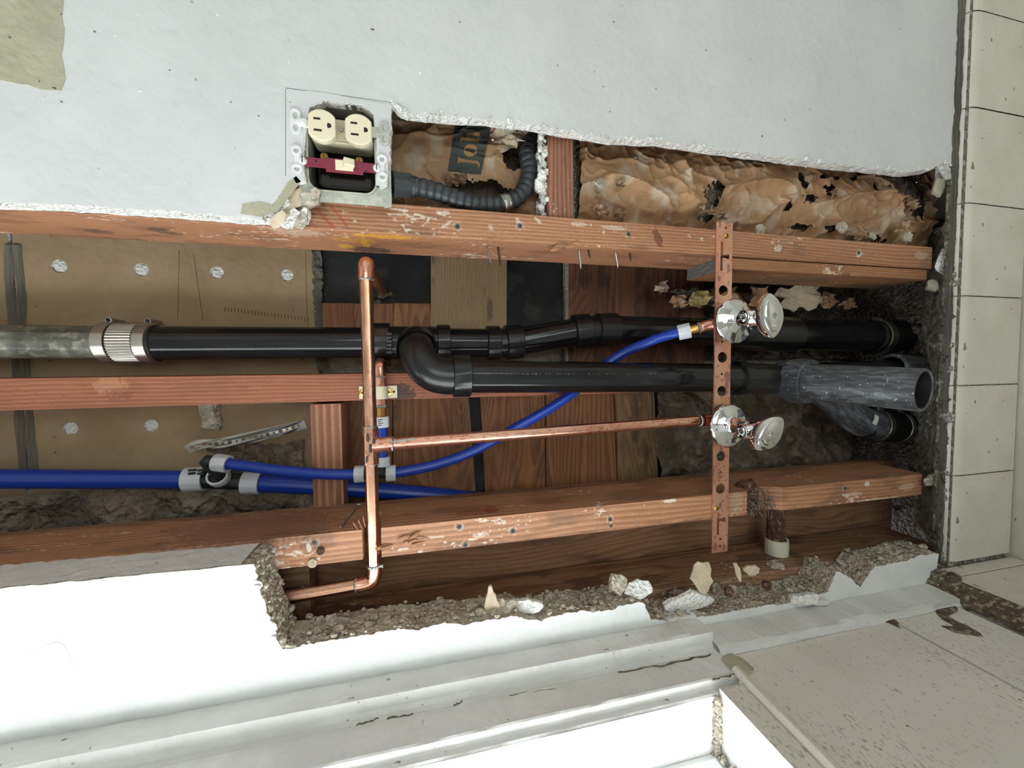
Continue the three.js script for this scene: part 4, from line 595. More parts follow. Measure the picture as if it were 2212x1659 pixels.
  part(bT, 'tube', tube([q(838, 1023, z), q(868, 1019, z), q(940, 1004, z), q(1020, 975, -0.102), q(1122, 920, -0.102), q(1225, 858, -0.1015), q(1325, 776, -0.1), q(1400, 739, -0.075), q(1450, 722, -0.046), TUBE_END], 0.0079, 160), M.pex);
  part(bT, 'ring', ring(q(845, 1022, z), V(1, 0, 0), 0.0125, 0.014), M.ring); const ed = TUBE_END.clone().sub(q(1450, 722, -0.046)).normalize(); part(bT, 'ring', ring(TUBE_END.clone(), ed, 0.0122, 0.018), M.ring);
  // adapter and elbow behind the upper valve
  const v = thing('copper_stub', 'copper elbow with brass adapter between blue tube and upper valve', 'copper pipe'), ve = V(0.4505, VALVE_Y, -0.014), s0 = TUBE_END.clone().addScaledVector(ed, 0.008), vd = ve.clone().sub(s0).normalize();
  part(v, 'brass_adapter', turned(s0, ve, [[0, 0.0078], [0.012, 0.0078], [0.018, 0.0068], [0.02, 0.0068]], 24), M.brass); part(v, 'pipe', rod(s0.clone().addScaledVector(vd, 0.015), ve.clone().addScaledVector(vd, -0.012), 0.0084), M.copper); part(v, 'solder_ring', solderRing(ve.clone().addScaledVector(vd, -0.024), vd, 0.0084), M.solder);
  part(v, 'elbow', elbow(s0, ve, ve.clone().add(V(0, 0, 0.1)), 0.0092, 0.012), M.copper); part(v, 'valve_stub', rod(ve.clone().add(V(0, 0, 0.012)), ve.clone().add(V(0, 0, 0.06)), RC), M.copper);
  // thick main tube with tee
  const zm = -0.165, mm = (x, y) => q(x, y, zm), b = thing('blue_main_tube', 'thick blue main tube running along the lower bay', 'water tube'), RM = 0.0134;
  part(b, 'tube', tube([mm(-420, 1034), mm(-100, 1034), mm(200, 1035), mm(430, 1036)], RM), M.pex); part(b, 'tube', tube([mm(530, 1042), mm(660, 1049), mm(780, 1057), mm(920, 1068), mm(1090, 1085)], RM, 60), M.pex);
  const f = thing('tube_tee', 'black plastic tee with pale rings on the thick blue tube', 'pipe fitting'); part(f, 'body', rod(mm(428, 1036), mm(536, 1042), 0.0122), M.ppsu);
  part(f, 'ring', ring(mm(423, 1035), V(1, 0, 0), 0.0185, 0.026), M.ring); part(f, 'ring', ring(mm(545, 1043), V(1, -0.1, 0).normalize(), 0.0175, 0.024), M.ring); const bo = mm(482, 1036); part(f, 'ring', ring(bo.clone().add(V(0, 0.008, 0.013)), V(0, 0.6, 0.8), 0.0148, 0.012), M.ring);
  part(f, 'branch_elbow', sweep([bo, bo.clone().add(V(0, 0.014, 0.014)), q(446, 997, -0.142), q(458, 997, -0.139), m0], 0.0085, 24, 20), M.ppsu);
  for (const [a, r] of [[412, 0], [432, 0]]) for (const y of [1017, 1024]) { const p = q(a, y, zm + 0.0178); part(f, 'ring_print', box(p.x - 0.0045, p.x + 0.0045, p.y - 0.0012, p.y + 0.0012, zm + 0.012, zm + 0.0165), M.ink); }
}
// ---------------------------------------------------------------- copper bracket and valves
{
  const X = 0.4505, z = 0.0028, w = 0.0145, o = thing('pipe_bracket', 'flat copper bracket with round holes spanning the bay between studs', 'pipe bracket'), Y = (y, x = 1562) => at(x, y, z).y;
  const holes = [], ho = (y, r, dx = 0) => holes.push(disc(V(X + dx, Y(y), z), r, 22));
  ho(492, 0.0022, 0.002); for (const y of [628, 772, 845, 985, 1055]) ho(y, 0.0082, -0.0005); for (const y of [664, 738, 808, 880, 1020]) ho(y, 0.0021, -0.001); ho(1164, 0.002, 0.0005); ho(1179, 0.002, 0.0005);
  const slot = (y0, y1, dx, ty, side) => { const a = Y(y0), b = Y(y1), t = Y(ty), s = 0.0021, e = dx + 0.0075; return [V(X + dx - s, a, z), V(X + dx + s, a, z), V(X + dx + s, t + 0.0022, z), V(X + e, t + 0.0022, z), V(X + e + 0.0015, t + 0.0036, z), V(X + e + 0.005, t + 0.0036, z), V(X + e + 0.0066, t, z), V(X + e + 0.005, t - 0.0036, z), V(X + e + 0.0015, t - 0.0036, z), V(X + e, t - 0.0022, z), V(X + dx + s, t - 0.0022, z), V(X + dx + s, b, z), V(X + dx - s, b, z)]; };
  holes.push(slot(522, 585, -0.0045, 554), slot(1106, 1154, -0.004, 1122));
  const y1 = Y(480), y0 = Y(1192); part(o, 'plate', plate([V(X - w, y0, z), V(X + w, y0, z), V(X + w, y1, z), V(X - w, y1, z)], z, 0.0022, holes), M.strapCopper);
  for (const [x, y] of [[1570, 509], [1549, 1098]]) { const c = at(x, y, z + 0.001), s = part(o, 'screw', turned(V(c.x, c.y, z - 0.0005), V(c.x, c.y, z + 0.003), [[0, 0.0042], [0.0014, 0.0042], [0.003, 0.0024], [0.0028, 0.001], [0.002, 0]], 18), M.brass); part(s, 'cross_slot', box(c.x - 0.0012, c.x + 0.0012, c.y - 0.0012, c.y + 0.0012, z + 0.0012, z + 0.0027), M.slot); }
  // stamped number near the lower end
  const R = rnd(6), st = []; for (let k = 0; k < 5; k++) { const c = at(1565, 1150 + k * 6, z); st.push(sweep([V(c.x, c.y, z), V(c.x + 0.002, c.y - 0.001, z), V(c.x + 0.0005, c.y - 0.002, z), V(c.x + 0.0022, c.y - 0.003, z)].map((p) => p.add(V(R() * 0.0008, 0, 0.0001))), 0.00025, 8, 5)); }
  part(o, 'stamp', merge(st), M.stampInk, 'small stamped characters');
  const mk = at(1545, 880, z); part(o, 'pen_mark', merge([rod(at(1543, 882, z), at(1562, 872, z), 0.0005, 6, 0.0001), rod(at(1549, 890, z), at(1553, 876, z), 0.0005, 6, 0.0001)]), M.ink, 'dark pen mark');
}
function stopValve(yc, zEsc, turn, tiltLabel, label) {
  const X = 0.4505, o = thing('stop_valve', label, 'valve', 'chrome stop valves'), ax = (z) => V(X, yc, z);
  const t = (z0, z1, prof, seg, sh) => turned(ax(z0), ax(z1), prof, seg, sh);
  part(o, 'escutcheon', t(zEsc - 0.006, zEsc + 0.012, [[0, 0.0315], [0.0005, 0.0326], [0.002, 0.0326], [0.0034, 0.0312], [0.0052, 0.026], [0.0075, 0.019], [0.0105, 0.0125], [0.0125, 0.0102], [0.0135, 0.0094], [0.0125, 0.0086], [0.006, 0.0086]], 64, 1.2), M.chrome);
  const zn = 0.043; part(o, 'compression_nut', t(zn, zn + 0.013, [[0, 0.0088], [0, 0.0125], [0.001, 0.0138], [0.012, 0.0138], [0.013, 0.0125], [0.013, 0.006]], 6, 0.4), M.chrome);
  part(o, 'body', t(zn + 0.012, zn + 0.034, [[0, 0.011], [0.002, 0.0126], [0.016, 0.0126], [0.018, 0.0092], [0.022, 0.0086], [0.022, 0]], 30), M.chrome);
  const pz = zn + 0.021, p0 = V(X, yc, pz), p1 = V(X - 0.0235, yc, pz), pr = [[0, 0.0104]]; for (let k = 0; k < 9; k++) pr.push([0.009 + k * 0.0014, k % 2 ? 0.0104 : 0.0095]); pr.push([0.0225, 0.0099], [0.0235, 0.0094], [0.0235, 0.0076], [0.021, 0.0066], [0.014, 0.006], [0.014, 0]);
  part(o, 'outlet', turned(p0, p1, pr, 28, 0.5), M.chrome, 'threaded open outlet');
  part(o, 'packing_nut', t(zn + 0.03, zn + 0.038, [[0, 0.0078], [0, 0.0092], [0.006, 0.0092], [0.008, 0.0078], [0.008, 0]], 6, 0.4), M.chromeDull);
  // oval handle with a knurled rim
  const zh = 0.079, n = 96, ring = []; for (let k = 0; k < n; k++) { const a = k / n * 2 * Math.PI, kn = 1 + 0.016 * (k % 2); const c = Math.cos(a); ring.push(V(0.029 * c * kn, 0.019 * Math.sin(a) * (0.45 + 0.55 * Math.abs(Math.sin(a))) * kn, 0)); }
  const hg = plate(ring, 0.0085, 0.0085, [], 0.0008); hg.rotateZ(turn); hg.translate(X, yc, zh); const h = part(o, 'handle', crease(hg, 0.5), M.chrome, 'oval knurled handle');
  const cap = new THREE.SphereGeometry(1, 40, 12, 0, 2 * Math.PI, 0, Math.PI / 2); cap.rotateX(Math.PI / 2); cap.scale(0.022, 0.0125, 0.0034); cap.rotateZ(turn); cap.translate(X, yc, zh + 0.0083); part(h, 'face', cap.toNonIndexed(), M.chrome);
  part(h, 'handle_screw', t(zh + 0.0105, zh + 0.0135, [[0, 0.0036], [0.002, 0.0036], [0.0026, 0.003], [0.0018, 0.0014], [0.0012, 0]], 18), M.chromeDull);
  const m = []; for (let k = 0; k < 4; k++) { const c = V(-0.014 + k * 0.0022, -0.003, 0), q = V(-0.0135 + k * 0.0022, 0.0012, 0); m.push(rod(c, q, 0.0004, 5, 0.0001)); if (k < 3) m.push(rod(V(-0.014 + k * 0.0022, 0.0034, 0), V(-0.0128 + k * 0.0022, 0.0034, 0), 0.0004, 5, 0.0001)); }
  const mg = merge(m); mg.rotateZ(turn); mg.translate(X, yc, zh + 0.0109); part(h, 'stamped_mark', mg, M.stampInk);
  return o;
}
stopValve(VALVE_Y, 0.03, Math.PI / 2 + 0.12, '', 'chrome stop valve with upright oval handle, fed by the blue tube');
stopValve(at(1559, 917, 0.003).y, 0.022, 0.72, '', 'chrome stop valve with slanted oval handle, fed by the copper branch');
// ---------------------------------------------------------------- outlet box
{
  const zr = 0.021, x0 = at(667, 330, zr).x, x1 = at(809, 330, zr).x, y1 = at(737, 226, zr).y, y0 = at(737, 414, zr).y, cx = (x0 + x1) / 2;
  const rr = (a, b, c, d, r, z) => { const p = []; for (const [qx, qy, s] of [[b - r, d - r, 0], [a + r, d - r, 1], [a + r, c + r, 2], [b - r, c + r, 3]]) for (let k = 0; k <= 6; k++) { const t = (s + k / 6) * Math.PI / 2; p.push(V(qx + r * Math.cos(t), qy + r * Math.sin(t), z)); } return p; };
  const o = thing('outlet_box', 'galvanised steel outlet box with plaster ring in the broken wall', 'electrical box');
  part(o, 'plaster_ring', plate(rr(x0 - 0.012, x1 + 0.018, y0 - 0.013, y1 + 0.002, 0.006, zr), zr, 0.0025, [rr(x0, x1, y0, y1, 0.012, zr)], 0.0006), M.zinc);
  part(o, 'ring_lip', plate(rr(x0 - 0.0022, x1 + 0.0022, y0 - 0.0022, y1 + 0.001, 0.013, zr + 0.002), zr + 0.002, 0.03, [rr(x0, x1, y0, y1, 0.012, zr)], 0.0005), M.zinc);
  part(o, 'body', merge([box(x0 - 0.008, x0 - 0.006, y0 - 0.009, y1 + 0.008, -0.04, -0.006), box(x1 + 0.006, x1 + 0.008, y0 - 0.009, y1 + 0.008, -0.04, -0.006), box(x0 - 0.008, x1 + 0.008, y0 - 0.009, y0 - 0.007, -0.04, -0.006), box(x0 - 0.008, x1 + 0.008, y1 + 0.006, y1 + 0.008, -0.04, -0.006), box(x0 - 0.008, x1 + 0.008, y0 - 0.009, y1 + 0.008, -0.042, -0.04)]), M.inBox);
  const bt = V(x1 + 0.009, y0 - 0.004, zr + 0.001); part(o, 'ring_tab', plate([V(bt.x - 0.007, bt.y + 0.012, zr), V(bt.x + 0.009, bt.y + 0.012, zr), V(bt.x + 0.009, bt.y - 0.009, zr), V(bt.x + 0.002, bt.y - 0.011, zr), V(bt.x - 0.004, bt.y - 0.007, zr), V(bt.x + 0.0025, bt.y - 0.004, zr), V(bt.x - 0.002, bt.y + 0.003, zr)], zr + 0.0012, 0.0014), M.zinc, 'bent steel tab with screw slot');
  // receptacle
  const r = thing('duplex_receptacle', 'ivory duplex receptacle with two outlets in the open box', 'power outlet'), f0 = at(694, 266, 0.03), f1 = at(774, 280, 0.03), ym = (f0.y + f1.y) / 2, xm = (f0.x + f1.x) / 2;
  part(r, 'body', plate(rr(xm - 0.034, xm + 0.034, ym - 0.0128, ym + 0.014, 0.007, 0.02), 0.018, 0.024, [], 0.0015), M.ivory); part(r, 'bridge', box(xm - 0.012, xm + 0.012, ym - 0.011, ym + 0.0125, 0.017, 0.0215, 0.001), M.ivoryDull);
  for (const c of [f0, f1]) {
    const face = disc(V(c.x, ym, 0.03), 0.0172, 40).map((p) => V(clamp(p.x, c.x - 0.0143, c.x + 0.0143), p.y, 0.03)), g = part(r, 'outlet_face', plate(face, 0.029, 0.0095, [], 0.0012), M.ivory);
    for (const dy of [0.0062, -0.0062]) part(g, 'slot', box(c.x - 0.0082, c.x - 0.0005 + (dy > 0 ? -0.0006 : 0.0006), ym + dy - 0.0011, ym + dy + 0.0011, 0.0284, 0.0292), M.slot);
    part(g, 'ground_hole', plate([...disc(V(c.x + 0.0075, ym, 0.0292), 0.0027, 12).slice(-4), ...disc(V(c.x + 0.0075, ym, 0.0292), 0.0027, 12).slice(0, 4), V(c.x + 0.0058, ym + 0.0025, 0), V(c.x + 0.0058, ym - 0.0025, 0)], 0.0292, 0.001), M.slot);
  }
  part(r, 'centre_screw', turned(V(xm, ym + 0.001, 0.022), V(xm, ym + 0.001, 0.0252), [[0, 0.0026], [0.002, 0.0026], [0.003, 0.0012], [0.0028, 0]], 14), M.steel);
  const ear = (parent, x, y, m, s) => part(parent, 'mounting_ear', plate(rr(x - 0.0055, x + 0.0055, y - 0.0135, y + 0.0135, 0.0052, 0.028), 0.0285, 0.0018, [disc(V(x, y + 0.0062, 0), 0.0024, 12, 0.0042), disc(V(x, y - 0.0062, 0), 0.0024, 12, 0.0042)], 0.0004), m, s);
  ear(r, at(638, 261, 0.0285).x, ym + 0.001, M.whitePaint, 'paint-covered mounting ear'); ear(r, at(830, 285, 0.0285).x, ym - 0.001, M.zinc);
  const e0 = at(652, 266, 0.0285); part(r, 'yoke_end', merge([lump(V(e0.x, ym, 0.029), 0.005, 0.005, 0.0022, 4, 0.6, 2), box(e0.x, f0.x - 0.01, ym - 0.004, ym + 0.004, 0.026, 0.0278, 0.0004)]), M.whitePaint); const e1 = at(818, 284, 0.0285); part(r, 'yoke_end', merge([box(f1.x + 0.01, e1.x + 0.006, ym - 0.006, ym + 0.006, 0.0255, 0.027, 0.0004), rod(V(e1.x, ym, 0.0265), V(e1.x, ym, 0.029), 0.0034, 14)]), M.zinc);
  // switch
  const s = thing('toggle_switch', 'black toggle switch with dark red yoke and ivory lever', 'light switch'), ys = at(744, 357, 0.026).y, xs = at(744, 357, 0.026).x;
  part(s, 'body', plate(rr(xs - 0.031, xs + 0.031, ys - 0.0235, ys + 0.0125, 0.009, 0.016), 0.0165, 0.03, [], 0.004), M.bakelite);
  const xa = at(646, 350, 0.027).x, xb = at(836, 376, 0.027).x; part(s, 'yoke', merge([box(xa, xb, ys - 0.0052, ys + 0.0052, 0.0245, 0.0262, 0.0005), box(xs - 0.02, xs + 0.02, ys - 0.0085, ys + 0.007, 0.0235, 0.0256, 0.0006)]), M.yokeRed);
  part(s, 'lever_frame', box(xs - 0.0095, xs + 0.0095, ys - 0.006, ys + 0.005, 0.0252, 0.0276, 0.0006), M.ivory); { const g = box(-0.0055, 0.0055, -0.004, 0.004, 0, 0.0125, 0.0012); g.rotateY(0.35); g.translate(xs + 0.003, ys - 0.0002, 0.025); part(s, 'lever', boxUV(g), M.ivory, 'ivory toggle lever'); }
  for (const [a, b] of [[700, 338], [776, 347]]) { const c = at(a, b, 0.018), k = part(s, 'terminal_screw', rod(V(c.x, c.y, 0.0145), V(c.x, c.y, 0.0185), 0.0044, 16), M.darkBrass); part(k, 'screw_slot', box(c.x - 0.0004, c.x + 0.0004, c.y - 0.004, c.y + 0.004, 0.0178, 0.0187), M.slot); }
  for (const [x, dir] of [[at(641, 352, 0.0285).x, -1], [at(826, 374, 0.0285).x, 1]]) { for (const dy of [0.0098, -0.0098]) part(s, 'mounting_ear', plate(disc(V(x, ys + dy, 0), 0.0058, 20), 0.0288, 0.0018, [disc(V(x, ys + dy, 0), 0.0026, 14)], 0.0004), M.whitePaint); part(s, 'ear_bridge', box(x - 0.0035 - dir * 0.001, x + 0.0035 - dir * 0.001, ys - 0.008, ys + 0.008, 0.0262, 0.028, 0.0005), M.whitePaint); const w = part(s, 'mounting_screw', turned(V(x - dir * 0.006, ys, 0.026), V(x - dir * 0.006, ys, 0.0305), [[0, 0.0042], [0.002, 0.0042], [0.0042, 0.0024], [0.0044, 0]], 16), M.whitePaint); part(w, 'screw_slot', box(x - dir * 0.006 - 0.0004, x - dir * 0.006 + 0.0004, ys - 0.0034, ys + 0.0034, 0.0296, 0.0307), M.slot); }
  for (const [a, b] of [[682, 347], [790, 369]]) { const c = at(a, b, 0.0265); part(s, 'yoke_hole', rod(V(c.x, c.y, 0.0258), V(c.x, c.y, 0.0264), 0.0013, 10, 0.0002), M.slot); }
  // conduit
  const c = thing('flexible_conduit', 'black corrugated flexible conduit curving from the outlet box', 'conduit'), k0 = at(848, 398, 0.0), k1 = at(888, 402, -0.004);
  part(c, 'connector', merge([turned(k0, k1, [[0, 0.011], [0, 0.0165], [0.004, 0.0165], [0.0042, 0.0152], [0.021, 0.0152], [0.022, 0.012]], 8, 0.4), rod(k0.clone().lerp(k1, 0.8), k1.clone().add(V(0.004, -0.0004, -0.0004)), 0.0125, 24)]), M.conduit, 'grey faceted conduit connector');
  const path = [k1, at(915, 407, -0.006), at(950, 416, -0.009), at(994, 432, -0.012), at(1048, 444, -0.016), at(1098, 438, -0.02), at(1130, 412, -0.024), at(1143, 371, -0.028), at(1138, 333, -0.034), at(1146, 296, -0.046), at(1160, 262, -0.06)], L = new THREE.CatmullRomCurve3(path).getLength();
  part(c, 'hose', sweep(path, 0.0117, 420, 24, (u, s) => { const q = (s / 0.0098) % 1; return 1 - 0.17 * Math.pow(Math.abs(q - 0.5) * 2, 3); }), M.conduit);
  const cc = new THREE.CatmullRomCurve3(path), pc = cc.getPointAt(0.43), pd = cc.getTangentAt(0.43), cl = thing('conduit_clip', 'bright steel clip around the black conduit', 'clip');
  part(cl, 'band', hubOn(pc.clone().addScaledVector(pd, -0.0055), pc.clone().addScaledVector(pd, 0.0055), 0.0126, 0.0005), M.steel); part(cl, 'bead', merge([-0.0032, 0.0032].map((e) => turned(pc.clone().addScaledVector(pd, e - 0.001), pc.clone().addScaledVector(pd, e + 0.001), [[0, 0.0124], [0.001, 0.0135], [0.002, 0.0124]], 26))), M.steel);
}
// ---------------------------------------------------------------- paper-faced insulation in the upper bay
function paperBatt(x0, x1, y0, y1, z, seed, bulge, fold, nu, nv, lip = 0) {
  const f = (u, v) => {
    const x = x0 + (x1 - x0) * u, y = y0 + (y1 - y0) * v;
    let q = z + bulge * Math.sin(Math.PI * clamp(v * 1.15)) * Math.pow(Math.sin(Math.PI * clamp(u * 0.96 + 0.02)), 0.35);
    const r = 1 - Math.abs(2 * fbm(x * 7 + y * 5, y * 16 - x * 3, seed, 2) - 1), r2 = 1 - Math.abs(2 * fbm(x * 16 - y * 10, y * 34 + x * 9, seed + 4, 2) - 1);
    q += fold * 0.5 * (Math.pow(r, 9) - 0.2) + fold * 0.28 * (Math.pow(r2, 10) - 0.2) + fold * 0.9 * (fbm(x * 7, y * 11, seed + 8, 2) - 0.5) + fold * 0.16 * Math.pow(1 - Math.abs(2 * fbm(x * 40 + y * 22, y * 60 - x * 18, seed + 12, 2) - 1), 6) - lip * Math.pow(1 - v, 6);
    const p = V(x, y, q); p.u = x; p.w = y; return p;
  };
  return f;
}
{
  const z = -0.036, x0 = at(1249, 400, z).x, x1 = at(2006, 450, z).x, fn = paperBatt(x0, x1, 0.223, 0.42, z, 71, 0.022, 0.02, 0, 0, 0.012), uv = (a, b, zz = -0.02) => { const p = at(a, b, zz); return [(p.x - x0) / (x1 - x0), (p.y - 0.223) / 0.197]; };
  const tears = [[1533, 440, 15, 34], [1545, 412, 10, 16], [1724, 386, 7, 8], [1735, 400, 8, 7], [1786, 412, 10, 10], [1745, 432, 12, 8], [1702, 446, 7, 7], [1776, 384, 8, 4], [1808, 384, 7, 4], [1847, 386, 6, 5], [1890, 404, 4, 8], [1905, 372, 60, 10], [1960, 392, 40, 34], [1950, 440, 12, 8], [1992, 410, 16, 60], [1740, 486, 16, 6], [1800, 492, 10, 6], [1890, 510, 40, 8]].map(([a, b, rx, ry]) => { const c = uv(a, b), e = uv(a + rx, b), h = uv(a, b - ry); return [c[0], c[1], Math.abs(e[0] - c[0]) + 0.001, Math.abs(h[1] - c[1]) + 0.005]; });
  const o = thing('paper_insulation', 'crumpled brown paper-faced insulation with torn holes above the long stud', 'insulation');
  part(o, 'paper_face', sheet(420, 110, fn, (u, v) => tears.some(([a, b, rx, ry], i) => Math.hypot((u - a) / rx, (v - b) / ry) + (fbm(u * 160, v * 30, i, 3) - 0.5) * 1.1 < 1)), M.kraft);
  part(o, 'wool', sheet(140, 40, (u, v) => { const p = fn(u, v); p.z -= 0.012 + 0.012 * fbm(p.x * 60, p.y * 60, 5, 4); return p; }), M.wool, 'dusty brown wool showing through the tears');
  [[1542, 455, 0.02, 3], [1516, 452, 0.014, 5], [1560, 468, 0.014, 8], [1340, 400, 0.012, 11], [1300, 455, 0.022, 13], [1340, 465, 0.018, 15], [1855, 505, 0.03, 17], [1950, 492, 0.026, 19], [1800, 420, 0.018, 21], [1975, 440, 0.02, 23]].forEach(([a, b, r, s]) => part(o, 'torn_flap', curled(at(a, b, -0.012), r, r * 0.7, s), M.kraft));
  for (const [a, b, r, s] of [[1297, 396, 0.009, 3], [1642, 496, 0.0085, 5], [1885, 510, 0.008, 7], [1818, 492, 0.01, 8], [1960, 512, 0.011, 9]]) { const c = at(a, b, -0.008); solid('plaster_chip', shard(c, r, r * 0.9, r * 0.35, s), M.oldPlaster, ['white plaster chip lying on brown paper beside the short block', 'white plaster chip beside the copper bracket end', 'pale plaster chip caught on the stud edge', 'grey-white plaster chip at the foot of the paper', 'plaster chip in the dusty paper end'][{ 3: 0, 5: 1, 7: 2, 8: 3, 9: 4 }[s]], 'plaster chip', 'plaster chips above the long stud'); }
  // smaller sheet with the printed band
  const zb = -0.05, a0 = at(842, 400, zb).x, a1 = at(1180, 400, zb).x, fb = paperBatt(a0, a1, 0.2225, 0.4, zb, 83, 0.012, 0.012, 0, 0, 0.004), w = thing('paper_insulation', 'brown insulation paper printed with a dark lettered band behind the conduit', 'insulation');
  const tb = [[1105, 345, 24, 34], [1040, 420, 60, 24], [1080, 300, 8, 20]].map(([a, b, rx, ry]) => { const p = at(a, b, zb), q = at(a + rx, b, zb), s = at(a, b - ry, zb); return [p.x, p.y, q.x - p.x, s.y - p.y]; });
  part(w, 'paper_face', sheet(170, 90, fb, (u, v) => { const x = a0 + (a1 - a0) * u, y = 0.2225 + 0.1775 * v; return tb.some(([cx, cy, rx, ry], i) => Math.hypot((x - cx) / rx, (y - cy) / ry) + (fbm(x * 200, y * 200, i, 2) - 0.5) * 0.6 < 1); }), M.kraft);
  part(w, 'lining', sheet(40, 20, (u, v) => { const p = fb(u, v); p.z -= 0.03; return p; }), M.wool, 'brown wool behind the torn paper');
  const cv = document.createElement('canvas'); cv.width = 512; cv.height = 256; const g = cv.getContext('2d'); g.fillStyle = '#3a3f38'; g.fillRect(0, 0, 512, 256); g.fillStyle = '#9a7148'; g.font = 'bold 176px serif'; g.textBaseline = 'middle'; g.fillText('Joh', 62, 128);
  const ct = new THREE.CanvasTexture(cv); ct.colorSpace = THREE.SRGBColorSpace;
  const A = px([[966, 378], [1036, 386], [1062, 262], [986, 250]], zb), band = sheet(60, 24, (u, v) => { const p = A[0].clone().lerp(A[3], u), q = A[1].clone().lerp(A[2], u), s = p.lerp(q, 1 - v), uu = (s.x - a0) / (a1 - a0), vv = (s.y - 0.2225) / 0.1775, r = fb(uu, vv); r.z += 0.0012; r.u = u; r.w = v; return r; });
  part(w, 'printed_band', band, mat({ map: ct, roughness: 0.7 }), 'dark green band with large brown letters');
  part(w, 'torn_flap', curled(at(1092, 296, -0.026), 0.04, 0.03, 4), M.tornPaper, 'pale torn paper hanging beside the conduit'); part(w, 'torn_flap', curled(at(1120, 286, -0.034), 0.024, 0.02, 7), M.tornPaper); part(w, 'torn_flap', curled(at(985, 385, -0.034), 0.03, 0.012, 9), M.kraft);
  // broken plaster corner beside the box
  [[592, 452, 0.026, 2], [628, 436, 0.022, 4], [664, 434, 0.024, 6], [628, 470, 0.02, 8], [602, 478, 0.018, 10], [648, 480, 0.016, 12], [655, 462, 0.014, 15]].forEach(([a, b, r, s], i) => { const c = at(a, b, 0.02), R = rnd(s * 7), g2 = flake(c, r * 0.8, s, [R() * 0.9 - 0.2, R() * 0.8 - 0.5, 0.5 + R() * 0.6], i % 2 ? 0.003 : 0.008, 0.5, 9); solid('plaster_chunk', g2, [M.gypsum, M.tornPaper, M.oldPlaster][i % 3], ['white broken plaster chunk at the wall corner under the outlet box', 'paper-backed plaster piece in the broken corner', 'curled plaster piece touching the outlet box', 'thin tan plaster shard over the long stud', 'crumbly white plaster lump on the stud edge', 'white plaster shard beside the nail on the stud', 'brownish plaster lump under the outlet box'][i], 'plaster chunk', 'broken plaster beside the outlet box'); });
}
// ---------------------------------------------------------------- nails
[[1250, 538, 1255, 582], [1269, 540, 1275, 558], [1328, 543, 1335, 580], [1359, 547, 1363, 565], [1051, 530, 1060, 569], [1075, 534, 1081, 575]].forEach(([a, b, c, d], i) => {
  const p = atY(a, b, 0.184), q = at(c, d, p.z + 0.0025), o = thing('nail', ['long bare nail point through the long stud, over red plywood', 'short nail stub beside the long nail point over red plywood', 'bent nail point further along the stud toward the copper bracket', 'short nail stub nearest the copper bracket', 'nail point with a bulged shank above the pale upright board', 'rusty nail point next to the bulged one'][i], 'nail', 'nail points under the long stud');
  const L = p.distanceTo(q); part(o, 'shank', turned(p.clone().add(V(0, 0.004, 0)), q, [[0, 0.0015], [L, 0.0015], [L + 0.0038, 0.0003]], 8), i % 2 ? M.rust : M.steel);
});
{ // perforated hanger strap, bent along the lath
  const pts = [[404, 972], [428, 960], [475, 958], [538, 948], [585, 937], [632, 924], [660, 916]].map(([a, b], i) => at(a, b, -0.165 - (i % 2) * 0.003 + i * 0.004)), cv = new THREE.CatmullRomCurve3(pts), L = cv.getLength(), w = 0.0068, holes = [];
  for (let s = 0.008, k = 0; s < L - 0.004; s += 0.0093, k++) holes.push(disc(V(s, 0, 0), k % 2 ? 0.0018 : 0.003, 14));
  const edge = []; for (let k = 0; k <= 60; k++) edge.push(V(L * k / 60, -w, 0)); for (let k = 60; k >= 0; k--) edge.push(V(L * k / 60, w, 0));
  const g = plate(edge, 0.0008, 0.0008, holes), p = g.attributes.position;
  for (let i = 0; i < p.count; i++) { const s = clamp(p.getX(i) / L), y = p.getY(i), h = p.getZ(i), q = cv.getPointAt(s), t = cv.getTangentAt(s), n = V(-t.y, t.x, 0).normalize(); q.addScaledVector(n, y).add(V(0, 0, h + y * 0.15)); p.setXYZ(i, q.x, q.y, q.z); }
  g.computeVertexNormals(); solid('hanger_strap', boxUV(g), M.steel, 'bent perforated steel strap above the thick blue tube fitting', 'metal strap');
}
// ---------------------------------------------------------------- copper through the corner post
{
  const z = -0.05, c = at(1676, 1110, z), o = thing('copper_pipe', 'dark copper pipe in a plastic sleeve below the chewed stud', 'copper pipe');
  part(o, 'pipe', rod(V(c.x, -0.2225, z), V(c.x, -0.34, z), 0.0142, 28), M.rust); part(o, 'sleeve', turned(V(c.x + 0.003, -0.295, z), V(c.x + 0.003, -0.335, z), [[0, 0.0148], [0, 0.0186], [0.04, 0.0186]], 30), M.pvc, 'cream plastic sleeve around the pipe');
  const k = at(1668, 1190, -0.02); solid('plaster_chip', lump(V(k.x, -0.319, -0.012), 0.013, 0.005, 0.012, 5, 0.6, 3), M.mortar, 'flat mortar chip lying on the dusty post by the sleeve', 'plaster chip');
}
